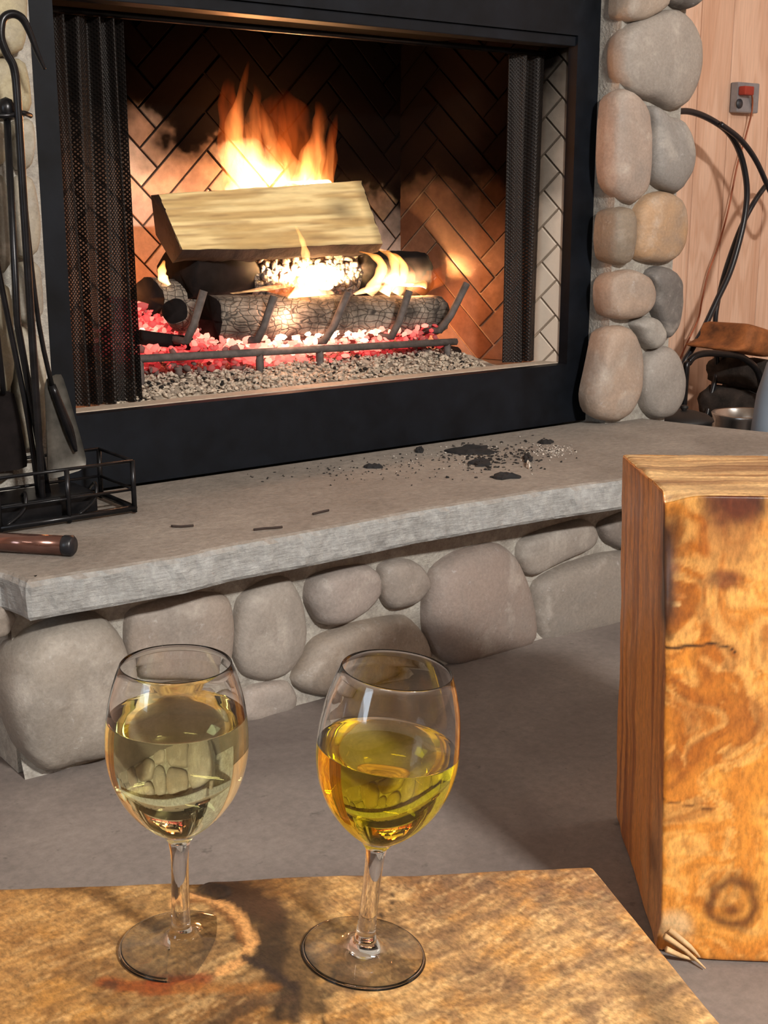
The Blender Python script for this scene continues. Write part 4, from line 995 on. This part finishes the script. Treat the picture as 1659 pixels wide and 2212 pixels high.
# stool block at the right
ub = np.array([0.76, -0.65]); ub /= np.linalg.norm(ub); Wd = 0.36
fl = np.array([1.020, 0.838]); bl_ = np.array([1.235, 1.107]); tfl = np.array([1.030, 0.873]); tbl = np.array([1.180, 1.075])
bc = [(*fl, 0.001), (*(fl + ub * Wd), 0.001), (*(bl_ + ub * Wd), 0.001), (*bl_, 0.001), (*tfl, 0.5385), (*(tfl + ub * Wd), 0.5385), (*(tbl + ub * Wd), 0.532), (*tbl, 0.532)]
FN = np.array([ub[1], -ub[0], 0.0])  # outward normal of the front face (towards viewer)
def on_front(px, py):
    d = ray(px, py); nrm = np.array([-ub[1], ub[0], 0.0]); p0 = np.array([*fl, 0.0]); t = ((p0 - _C) @ nrm) / (d @ nrm); q = _C + d * t
    return np.array([(q[:2] - fl) @ ub, q[2]])
def block_col(W, p, dims, fid):
    x, y, z = p[:, 0], p[:, 1], p[:, 2]
    A3 = np.stack([x, y, z], 1)
    warp = fbm(A3 * 7, 3, 51) - 0.5; warp2 = fbm(A3 * 7 + 30, 3, 52) - 0.5
    # swirling figure on the front (slab-cut grain)
    q = np.stack([x * 9 + warp * 3.4, y * 9, z * 6 + warp2 * 3.4], 1)
    f = fbm(q, 4, 53); f2 = fbm(np.stack([x * 60 + warp * 30, y * 60, z * 18 + warp2 * 24], 1), 3, 54)
    c = mixc(lin((172, 102, 34)), lin((218, 146, 60)), sm(0.30, 0.55, f)); c = mixc(c, lin((242, 186, 100)), sm(0.50, 0.75, f) * 0.8); c = mixc(c, lin((250, 204, 128)), sm(0.5, 0.75, fbm(np.stack([x * 34 + warp * 24, y * 40, z * 26 + warp2 * 26], 1), 4, 63)) * 0.45)
    c = mixc(c, lin((124, 66, 22)), sm(0.55, 0.75, f2) * 0.45)
    c = c * np.array([0.98, 0.90, 0.76])
    # front knots and stains
    P2 = np.stack([x, z], 1); fr_ = (fid == 0).astype(float)
    def spot(px, py, r, col_, a, ringy=False, sx_=1.0):
        nonlocal c
        q0_ = on_front(px, py); e = P2 - q0_; e = e * [1 / sx_, 1]; d_ = np.linalg.norm(e, axis=1) / r + (fbm(np.c_[P2 * 26, P2[:, :1] * 0 + px], 3, 61) - 0.5) * 0.9
        if ringy: k = np.exp(-((d_ - 0.85) / 0.22) ** 2) + 0.5 * np.exp(-((d_ - 0.35) / 0.16) ** 2)
        else: k = 1 - sm(0.4, 1.15, d_)
        c = mixc(c, lin(col_), np.clip(k * a * fr_, 0, 1))
    spot(1590, 1960, 0.034, (84, 40, 14), 0.85, True); spot(1585, 1968, 0.014, (96, 50, 20), 0.8)
    spot(1642, 1100, 0.036, (44, 18, 16), 0.97, False, 1.2); spot(1625, 1150, 0.045, (110, 50, 22), 0.55, False, 0.8)
    spot(1600, 1270, 0.014, (90, 44, 30), 0.7, False, 1.6)
    spot(1510, 1560, 0.036, (150, 84, 26), 0.55, False, 0.6); spot(1545, 1470, 0.03, (150, 84, 26), 0.4, False, 0.35)
    spot(1480, 1185, 0.006, (84, 42, 16), 0.9); spot(1650, 1560, 0.035, (150, 86, 34), 0.5); spot(1475, 1390, 0.006, (100, 56, 20), 0.7)
    spot(1470, 2010, 0.022, (226, 196, 150), 0.7, False, 1.2)
    spot(1455, 1090, 0.02, (96, 52, 28), 0.5, False, 0.8)
    def crack(pts_, w, col_, a):
        nonlocal c
        L2 = [on_front(*q_) for q_ in pts_]; d_ = segdist(P2, L2) + (fbm(np.c_[P2 * 60, P2[:, :1] * 0], 2, 62) - 0.5) * w * 0.8
        c = mixc(c, lin(col_), (1 - sm(w * 0.4, w, d_)) * a * fr_)
    crack([(1437, 1418), (1500, 1414), (1565, 1408), (1600, 1412), (1618, 1424)], 0.0022, (44, 22, 8), 0.95)
    crack([(1430, 1738), (1490, 1750), (1560, 1762)], 0.0016, (96, 54, 20), 0.8)
    crack([(1438, 1290), (1480, 1296), (1515, 1306)], 0.004, (176, 112, 54), 0.9); crack([(1438, 1312), (1470, 1318), (1500, 1322)], 0.004, (240, 196, 128), 0.8)
    # left face: long vertical grain, darker upper part
    lf = (fid == 1).astype(float)
    g = fbm(np.stack([x * 20, y * 55 + warp * 2, z * 3.0], 1), 4, 55); sgr = fbm(np.stack([x, y * 10 + 4, z * 3.5], 1), 3, 56)
    cl = mixc(lin((158, 86, 28)), lin((218, 138, 58)), sm(0.3, 0.62, g)); cl = mixc(cl, lin((214, 168, 118)), sm(0.5, 0.8, sgr) * 0.5)
    cl = mixc(cl, lin((104, 48, 16)), sm(0.55, 0.75, fbm(np.stack([x, y * 16, z * 6 + 9], 1), 3, 57)) * sm(0.30, 0.52, z) * 0.9)
    k = np.exp(-((y - 0.05) / 0.03) ** 2 - ((z - 0.10) / 0.028) ** 2); cl = mixc(cl, lin((92, 50, 20)), np.clip(k, 0, 1) * 0.7)
    c = mixc(c, cl, lf)
    # top face: straight grain along x, pale
    tf = (fid == 2).astype(float)
    g = fbm(np.stack([x * 5, y * 90, z], 1), 4, 58); s3 = fbm(np.stack([x * 4, y * 14, z], 1), 3, 59)
    ct = mixc(lin((150, 104, 62)), lin((216, 176, 122)), sm(0.3, 0.62, g)); ct = mixc(ct, lin((110, 72, 46)), sm(0.5, 0.75, s3) * 0.6)
    c = mixc(c, ct, tf)
    # dark worn corner at the upper left front edge
    ed = np.exp(-((x) / 0.012) ** 2 - ((y) / 0.03) ** 2) * sm(0.36, 0.42, z) * sm(0.535, 0.49, z); c = mixc(c, lin((70, 42, 26)), np.clip(ed * 1.3, 0, 0.95))
    return np.clip(c, 0, 1)
def block_disp(W, p, dims, fid):
    x, y, z = p[:, 0], p[:, 1], p[:, 2]
    n_ = fbm(p * 18, 3, 71) - 0.5
    # chamfered / worn upper left front corner
    k = np.exp(-(x / 0.02) ** 2) * np.exp(-(y / 0.02) ** 2) * sm(0.40, 0.50, z)
    W = W + np.outer(k, np.array([0.010, 0.012, -0.012]))
    # torn splinters at the lower left front corner
    k2 = np.exp(-(x / 0.030) ** 2) * np.exp(-(y / 0.03) ** 2) * sm(0.055, 0.0, z)
    j = fbm(np.stack([x * 90, y * 90, z * 14], 1), 2, 72) - 0.35
    W = W + np.outer(k2 * (0.9 + j), np.array([0.010, 0.014, 0.0]))
    W = W + np.outer(np.where(fid == 2, n_ * 0.006, 0), [0, 0, 1]); W = W + np.outer(np.where(fid == 1, n_ * 0.004, 0), [-0.8, 0.6, 0])
    st = np.where(fid == 2, -0.0025 * (np.floor(fbm(np.stack([x * 2, y * 26, x * 0], 1), 2, 73) * 8) / 4), 0); W[:, 2] += st
    W[:, 2] = np.maximum(W[:, 2], 0.0008)
    return W
me = block_mesh('timber_stool', bc, 0.0030, 0.006, block_col, block_disp)
bo = link('timber_stool', me, M['block'], None, True); tag(bo, 'tall squared orange varnished timber block stool with knots, standing on the concrete floor', 'stool')
def splinter(pts_, r):
    q = [Vector(onz(x, y, z)) for x, y, z in pts_]; o = MB().tube(q, r, 5, 2).build('splinter', M['split_plain'], bo)
M['split_plain'] = mat_plain('raw_splinter', L(206, 170, 124), 0.7, 0, 0.3, 60)
for pts_, r in [([(1436, 2022, 0.03), (1480, 2052, 0.014), (1524, 2092, 0.004)], [0.004, 0.003, 0.0008]), ([(1440, 2050, 0.02), (1470, 2064, 0.010), (1500, 2074, 0.004)], [0.004, 0.003, 0.001]),
                ([(1446, 2008, 0.035), (1490, 2044, 0.02), (1512, 2068, 0.008)], [0.004, 0.003, 0.001])]:
    q = [Vector(onz(x, y, z)) for x, y, z in pts_]; MB().tube(q, r, 5, 2).build('splinter', M['split_plain'], bo)

# table block
Bn = np.array(onz(1280, 1870, 0.35)[:2]); Nn = np.array(onz(415, 1902, 0.35)[:2]); u1 = (Nn - Bn) / np.linalg.norm(Nn - Bn); v1 = np.array([-0.38, -0.925]); v1 /= np.linalg.norm(v1)
TLb = Bn + u1 * 0.52; TLf = TLb + v1 * 0.42; BRf = Bn + v1 * 0.42
inn = 0.0
tc_ = [(*TLf, 0.001), (*BRf, 0.001), (*Bn, 0.001), (*TLb, 0.001), (*TLf, 0.35), (*BRf, 0.35), (*Bn, 0.35), (*TLb, 0.35)]
pith = np.array(onz(640, 2188, 0.35)[:2])
RG = onz(785, 2060, 0.35); LG = onz(392, 2045, 0.35); LEAN = math.radians(6.3)
def T2(l): return [onz(x, y, 0.35)[:2] for x, y in l]
def table_col(W, p, dims, fid):
    X = W[:, :2]; e = X - pith; r = np.linalg.norm(e, axis=1); th = np.arctan2(e[:, 1], e[:, 0])
    z0_ = np.zeros(len(W)); A3 = np.c_[X, z0_]
    wr = fbm(A3 * 14, 3, 81) - 0.5; wr2 = fbm(A3 * 5, 3, 82) - 0.5
    ring_ = 0.5 + 0.5 * np.sin((r + wr * 0.012 + wr2 * 0.03) * 2 * math.pi / 0.0085)
    ry = fbm(np.stack([th * 26, r * 9, z0_], 1), 3, 83)           # medullary rays
    # saw marks: diagonal fine streaks
    d1 = (X @ np.array([0.8, -0.6])); d2 = (X @ np.array([0.6, 0.8]))
    s_a = d1 * 0.78 + d2 * 0.62; s_b = -d1 * 0.62 + d2 * 0.78
    st = fbm(np.stack([s_a * 55, s_b * 480, z0_], 1), 3, 84)
    big = fbm(A3 * 9 + 7, 4, 85)
    c = mixc(lin((118, 80, 40)), lin((176, 136, 82)), sm(0.3, 0.65, big)); c = mixc(c, lin((178, 122, 46)), sm(0.48, 0.7, fbm(A3 * 34 + 3, 4, 97)) * 0.6); c = mixc(c, lin((96, 70, 46)), sm(0.5, 0.7, fbm(A3 * 60 + 9, 3, 98)) * 0.5)
    c = mixc(c, lin((120, 80, 40)), ring_ * 0.22); c = mixc(c, lin((224, 188, 130)), sm(0.52, 0.72, st) * 0.30); c = mixc(c, lin((96, 66, 38)), sm(0.48, 0.28, st) * 0.28); c = mixc(c, lin((84, 58, 34)), sm(0.50, 0.72, fbm(np.stack([s_a * 60, s_b * 110, z0_ + 3], 1), 3, 89)) * 0.55)
    c = mixc(c, lin((92, 58, 28)), sm(0.55, 0.75, ry) * 0.35)
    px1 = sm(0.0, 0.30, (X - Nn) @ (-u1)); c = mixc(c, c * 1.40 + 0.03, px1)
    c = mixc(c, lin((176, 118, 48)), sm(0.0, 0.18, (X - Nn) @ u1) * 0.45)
    def stroke(pts_, w, col_, a, nz=0.8):
        nonlocal c
        d_ = segdist(X, T2(pts_)) + (fbm(A3 * 70, 3, 86) - 0.5) * w * nz; c = mixc(c, lin(col_), (1 - sm(w * 0.45, w, d_)) * a)
    stroke([(480, 1905), (545, 1965), (592, 2030), (625, 2095), (640, 2170)], 0.026, (34, 24, 16), 0.95, 1.2)
    stroke([(470, 1910), (530, 1935), (590, 1990)], 0.016, (58, 38, 24), 0.8)
    stroke([(690, 1920), (660, 1990), (655, 2080), (650, 2190)], 0.014, (112, 84, 50), 0.6)
    stroke([(375, 1955), (385, 1932), (440, 1935), (490, 1965), (528, 2010), (545, 2055), (520, 2095), (480, 2112)], 0.0055, (206, 150, 90), 0.95)
    stroke([(395, 1945), (440, 1948), (484, 1980), (515, 2022), (527, 2058)], 0.003, (120, 74, 34), 0.7)
    stroke([(528, 2086), (570, 2108), (610, 2130), (634, 2150)], 0.0045, (44, 32, 26), 0.95, 0.5)
    stroke([(640, 2140), (638, 2170), (636, 2212)], 0.006, (40, 28, 22), 0.8)
    stroke([(224, 2122), (260, 2130), (320, 2134), (420, 2136)], 0.0085, (128, 62, 18), 0.92); stroke([(330, 2122), (430, 2118), (450, 2126)], 0.005, (130, 58, 22), 0.8)
    stroke([(390, 2140), (500, 2150), (590, 2150)], 0.007, (150, 94, 40), 0.6); stroke([(232, 2126), (246, 2130)], 0.006, (60, 34, 20), 0.8); stroke([(262, 2150), (270, 2175)], 0.004, (90, 56, 28), 0.6)
    stroke([(420, 2240), (500, 2200), (560, 2180), (625, 2170)], 0.008, (66, 46, 30), 0.75); stroke([(700, 2195), (702, 2240)], 0.0016, (40, 28, 18), 0.8); stroke([(822, 1995), (824, 1965)], 0.0012, (40, 28, 18), 0.9); stroke([(845, 1960), (848, 1925)], 0.0012, (50, 34, 20), 0.8)
    # grey weathered margin near the far right corner
    gm = sm(0.10, 0.0, np.abs((X - Bn) @ np.array([-u1[1], u1[0]]) * 1.0)) * 0
    k = sm(0.10, 0.16, np.linalg.norm(X - Bn, axis=1)) ; rgt = sm(0.030, 0.0, np.abs((X - Bn) @ u1)) * k; c = mixc(c, lin((92, 74, 54)), rgt * 0.65)
    side = (fid != 2).astype(float); g = fbm(np.stack([p[:, 0] * 40, p[:, 1] * 40, p[:, 2] * 3], 1), 3, 88); cs = mixc(lin((96, 62, 32)), lin((170, 118, 64)), g)
    c = mixc(c, cs, side); return np.clip(c, 0, 1)
def table_disp(W, p, dims, fid):
    e = W[:, :2] - RG[:2]; rr = np.linalg.norm(e, axis=1); slope = -(e @ _R[:2]) * math.tan(LEAN); k = (1 - sm(0.050, 0.14, rr))
    zz = np.where(fid == 2, slope * k + (fbm(np.c_[W[:, :2] * 22, W[:, 0] * 0], 3, 91) - 0.5) * 0.0016 * sm(0.05, 0.08, rr) * sm(0.042, 0.06, np.linalg.norm(W[:, :2] - LG[:2], axis=1)), 0)
    W = W.copy(); W[:, 2] += zz
    notch = segdist(W[:, :2], T2([(405, 1890), (425, 1915), (470, 1930)])); W[:, 2] -= np.where(fid == 2, 0.004 * (1 - sm(0.003, 0.010, notch)), 0)
    ed = (fid == 3) | (fid == 2); j = (fbm(W * 30, 3, 92) - 0.5) * 0.006; W[:, 1] += np.where(p[:, 1] > dims[1] - 1e-6, j, 0); return W
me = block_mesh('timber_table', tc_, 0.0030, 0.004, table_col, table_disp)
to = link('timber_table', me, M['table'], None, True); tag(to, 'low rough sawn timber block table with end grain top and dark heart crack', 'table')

# ================================================================== WINE GLASSES
OUT = [(0.0, 0.0), (0.0385, 0.0), (0.0408, 0.0006), (0.0412, 0.0016), (0.0400, 0.0024), (0.030, 0.0036), (0.018, 0.0052), (0.0105, 0.0082), (0.0074, 0.0125), (0.0064, 0.019), (0.0060, 0.035), (0.0059, 0.055), (0.0062, 0.070), (0.0075, 0.0785), (0.0125, 0.0845), (0.021, 0.0915), (0.030, 0.1010), (0.0378, 0.1130), (0.0430, 0.1260), (0.0456, 0.1390), (0.0460, 0.1500), (0.0452, 0.1630), (0.0430, 0.1780), (0.0393, 0.1920), (0.0357, 0.2020)]
INN = [(0.0354, 0.2024), (0.0350, 0.2020), (0.0385, 0.1920), (0.0422, 0.1780), (0.0444, 0.1630), (0.0452, 0.1500), (0.0448, 0.1390), (0.0420, 0.1265), (0.0368, 0.1140), (0.0290, 0.1030), (0.0200, 0.0945), (0.0110, 0.0895), (0.0, 0.0878)]
def interp_prof(prof, k):
    P_ = [Vector((a, b)) for a, b in prof]; out = []
    for i in range(len(P_) - 1):
        p0 = P_[max(i - 1, 0)]; p1 = P_[i]; p2 = P_[i + 1]; p3 = P_[min(i + 2, len(P_) - 1)]
        for j in range(k):
            t = j / k; q = 0.5 * ((2 * p1) + (p2 - p0) * t + (2 * p0 - 5 * p1 + 4 * p2 - p3) * t * t + (3 * p1 - p0 - 3 * p2 + p3) * t ** 3); out.append((max(q.x, 0.0), q.y))
    out.append(tuple(P_[-1])); return out
bowl_in = interp_prof(INN[2:], 4)
def cat_glass(loc, lean, label, level, wmat, wlabel):
    root = empty('wine_glass', loc, label=label, cat='wine glass')
    ax = Vector((-_R[1], _R[0], 0)) * -1.0  # horizontal axis along view direction: leaning to the right
    rot = Matrix.Rotation(lean, 3, Vector((_Fh[0], _Fh[1], 0)))
    root.rotation_euler = rot.to_euler()
    foot = interp_prof(OUT[:14], 3); bowlo = interp_prof(OUT[13:], 4)
    rl = float(np.interp(level, [z for r, z in reversed(bowl_in)], [r for r, z in reversed(bowl_in)]))
    dry = [(r, z) for r, z in bowl_in if z > level + 0.0012] + [(rl + 0.0001, level + 0.0009)]
    wet = [(rl + 0.0001, level + 0.0009), (rl, level)] + [(r, z) for r, z in bowl_in if z < level - 0.0003]
    # shell: outside, rim and the dry inside; below the wine line wine and glass share one interface
    prof = foot[:-1] + bowlo + interp_prof(INN[:3], 2)[:-1] + dry
    prof = [prof[0]] + [q for q in prof[1:] if q[0] > 1e-5]
    MB().lathe(prof, 96).build('glass_body', M['glass'], root)
    liq = [(0.0, level - 0.0001), (rl * 0.5, level - 0.0001), (rl - 0.0022, level), (rl - 0.0008, level + 0.0003)] + wet
    o = MB().lathe(liq, 96).build('wine', wmat); o.location = loc; o.rotation_euler = rot.to_euler()
    bm = bmesh.new(); bm.from_mesh(o.data); bmesh.ops.recalc_face_normals(bm, faces=bm.faces)
    if sum((f.calc_center_median() - Vector((0, 0, level * 0.75))).dot(f.normal) for f in bm.faces) < 0: bmesh.ops.reverse_faces(bm, faces=bm.faces)
    bm.to_mesh(o.data); bm.free()
    at = o.data.attributes.new('ratio', 'FLOAT', 'FACE')
    at.data.foreach_set('value', [1.34 if (p.normal.z > 0.3 and p.center.z > level - 0.002) else 1.34 / 1.47 for p in o.data.polygons])
    tag(o, wlabel, 'wine'); return root
for nm in ('clear',): pass
gl = cat_glass((LG[0], LG[1], 0.3505), 0.02, 'upright stemmed wine glass with pale straw wine, left on the timber table', 0.166, M['wine_pale'], 'pale straw coloured white wine in the left glass')
gr_ = cat_glass((RG[0], RG[1], 0.3505), LEAN, 'leaning stemmed wine glass with golden yellow wine, right on the timber table', 0.1495, M['wine_gold'], 'deep golden yellow white wine in the right glass')

# ================================================================== RIGHT CORNER
YW = 2.6
ob = empty('outlet_box', P(1600, 212, YW), label='grey metal outlet box with red plug on the pine wall', cat='outlet'); o0 = Vector(ob.location)
a = P(1578, 178, YW); b = P(1620, 246, YW)
part(MB().box((a.x, YW - 0.03, b.z), (b.x, YW - 0.001, a.z)).build('box_body', M['plate'], ob, 0.004), o0)
c = P(1604, 196, YW - 0.03); part(MB().box((c.x - 0.020, YW - 0.055, c.z - 0.014), (c.x + 0.024, YW - 0.0302, c.z + 0.012)).build('plug', M['red'], ob, 0.004), o0)
c = P(1596, 224, YW - 0.03); part(MB().tube([(c.x, YW - 0.0302, c.z), (c.x, YW - 0.034, c.z)], 0.014, 20).build('socket', M['socket'], ob), o0)
o = MB().tube([P(1612, 196, YW - 0.05), P(1624, 205, YW - 0.04), P(1624, 240, YW - 0.03), P(1612, 290, YW - 0.02), P(1592, 360, YW - 0.02), P(1574, 450, YW - 0.02), P(1552, 530, YW - 0.02), P(1530, 590, YW - 0.02), P(1516, 650, YW - 0.02), P(1508, 690, YW - 0.02), P(1480, 750, YW - 0.02), P(1462, 800, YW - 0.02), P(1450, 880, YW - 0.02)], 0.0028, 8, 6).build('extension_wire', M['wire'])
tag(o, 'thin orange electric wire hanging from the red plug', 'wire')
YH = 2.44
o = MB().tube([P(1425, 250, YH + 0.03), P(1450, 243, YH), P(1490, 241, YH), P(1535, 258, YH), P(1575, 288, YH), P(1600, 335, YH), P(1613, 400, YH), P(1610, 460, YH), P(1596, 525, YH), P(1576, 590, YH), P(1548, 650, YH), P(1520, 710, YH), P(1494, 755, YH), P(1476, 790, YH), P(1468, 860, YH), P(1462, 930, YH - 0.05)], 0.0088, 12, 6).build('black_hose', M['rubber'])
tag(o, 'thick black rubber hose arching out from behind the stones', 'hose')
o = MB().tube([P(1556, 268, YH - 0.03), P(1598, 300, YH - 0.03), P(1632, 345, YH - 0.03), P(1662, 410, YH - 0.03), P(1690, 470, YH - 0.02), P(1700, 430, YH + 0.02), P(1672, 390, YH + 0.03), P(1640, 420, YH + 0.03), P(1606, 480, YH + 0.03), P(1582, 540, YH + 0.03), P(1560, 610, YH + 0.03), P(1546, 680, YH + 0.03), P(1546, 740, YH + 0.03), P(1548, 800, YH + 0.03), P(1535, 860, YH + 0.03), P(1520, 930, YH + 0.02)], 0.0078, 12, 6).build('black_hose', M['rubber'])
tag(o, 'second black hose looping past the picture edge beside the wire', 'hose')
# log rack
rk = empty('log_rack', (3.0, 2.3, 0), label='black tubular log rack holding firewood at the pine wall', cat='log rack'); k0 = Vector(rk.location)
for dy, nm in ((2.28, 'front_hoop'), (2.46, 'rear_hoop')):
    x0r, x1r = P(1478, 860, dy).x, 3.62
    z_t = P(1490, 768, dy).z
    part(MB().tube([(x0r, dy, 0.012), (x0r, dy, z_t - 0.06), (x0r + 0.01, dy, z_t - 0.02), (x0r + 0.05, dy, z_t), (x0r + 0.14, dy, z_t - 0.004), (x0r + 0.26, dy, z_t - 0.03), (x0r + 0.34, dy, z_t - 0.12), (x0r + 0.36, dy, 0.012)], 0.0095, 10, 5).build(nm, M['iron'], rk), k0)
part(MB().tube([(x0r + 0.0, 2.28, 0.09), (x0r, 2.46, 0.09)], 0.008, 8).build('cross_bar', M['iron'], rk), k0)
part(MB().tube([(x0r + 0.36, 2.28, 0.09), (x0r + 0.36, 2.46, 0.09)], 0.008, 8).build('cross_bar', M['iron'], rk), k0)
part(MB().tube([(x0r, 2.30, 0.06), (x0r + 0.36, 2.30, 0.06)], 0.008, 8).build('cross_bar', M['iron'], rk), k0)
part(MB().tube([(x0r, 2.44, 0.06), (x0r + 0.36, 2.44, 0.06)], 0.008, 8).build('cross_bar', M['iron'], rk), k0)
def fw(a, b, r, label, seed, mat='firewood', sq_=1.0):
    o = rough_log('firewood_log', a, b, r, r * 0.95, M[mat], None, 18, 14, seed, 0.3, sq_); tag(o, label, 'log', 'firewood beside the rack')
xr = x0r
fw((xr + 0.10, 2.24, 0.125), (xr + 0.12, 2.50, 0.125), 0.05, 'dark firewood log low in the rack behind the pans', 1)
fw((xr + 0.22, 2.24, 0.13), (xr + 0.21, 2.50, 0.13), 0.055, 'dark firewood log low in the rack nearest the picture edge', 2)
fw((xr + 0.17, 2.24, 0.232), (xr + 0.165, 2.50, 0.232), 0.055, 'dark round ended firewood log in the middle of rack', 3)
fw((xr + 0.27, 2.24, 0.26), (xr + 0.26, 2.50, 0.26), 0.05, 'dark firewood log leaning on the rack hoop', 4)
fw((xr + 0.19, 2.23, 0.335), (xr + 0.185, 2.50, 0.335), 0.047, 'dark firewood log directly under the orange bark piece', 5)
bkp = cobble([(1558, 757), (1580, 744), (1590, 738), (1600, 712), (1606, 699), (1614, 701), (1644, 710), (1672, 724), (1680, 730), (1672, 750), (1650, 768), (1640, 770), (1600, 760)], 2.30, 0.04, 0.14, M['orangebark'], None, (168, 92, 38), 301, 30, 1)
bkp.name = 'bark_slab'; tag(bkp, 'orange brown wedge of bark lying on top of the firewood', 'firewood')
# pots beside the hearth
pc = P(1478, 880, 2.15)
bp = empty('black_kettle', (pc.x, 2.15, 0), label='squat black cooking pot behind the stone corner', cat='pot')
MB().lathe([(0, 0.001), (0.06, 0.001), (0.074, 0.03), (0.076, 0.20), (0.072, 0.278), (0.078, 0.282), (0.075, 0.288), (0.06, 0.298), (0.03, 0.306), (0, 0.308)], 36).build('pot_body', M['blackpot'], bp)
MB().lathe([(0, 0.322), (0.010, 0.320), (0.011, 0.314), (0.006, 0.308), (0.006, 0.304)], 16).build('lid_knob', M['blackpot'], bp)
pc = P(1612, 893, 2.13)
pn = empty('steel_pan', (pc.x, 2.13, 0), label='shiny steel ash pan beyond the end of the hearth slab', cat='pan')
zr = pc.z
MB().lathe([(0, 0.001), (0.075, 0.001), (0.082, 0.06), (0.088, zr - 0.01), (0.092, zr), (0.089, zr + 0.003), (0.085, zr), (0.080, zr - 0.03), (0.076, zr - 0.04), (0, zr - 0.04)], 40).build('pan_body', M['pan'], pn)
MB().lathe([(0.084, 0.065), (0.0885, 0.10), (0.0905, zr - 0.045), (0.0895, zr - 0.045), (0.087, 0.10), (0.083, 0.065)], 40).build('dark_band', M['blackpot'], pn)
pc = P(1712, 880, 1.93)
bk = empty('plastic_jug', (pc.x, 1.93, 0), label='pale blue plastic jug cut by the picture edge', cat='jug')
MB().lathe([(0, 0.001), (0.10, 0.001), (0.108, 0.02), (0.104, 0.20), (0.090, 0.36), (0.07, 0.44), (0.035, 0.48), (0.025, 0.49), (0.025, 0.515), (0, 0.515)], 40).build('jug_body', M['bucket'], bk)
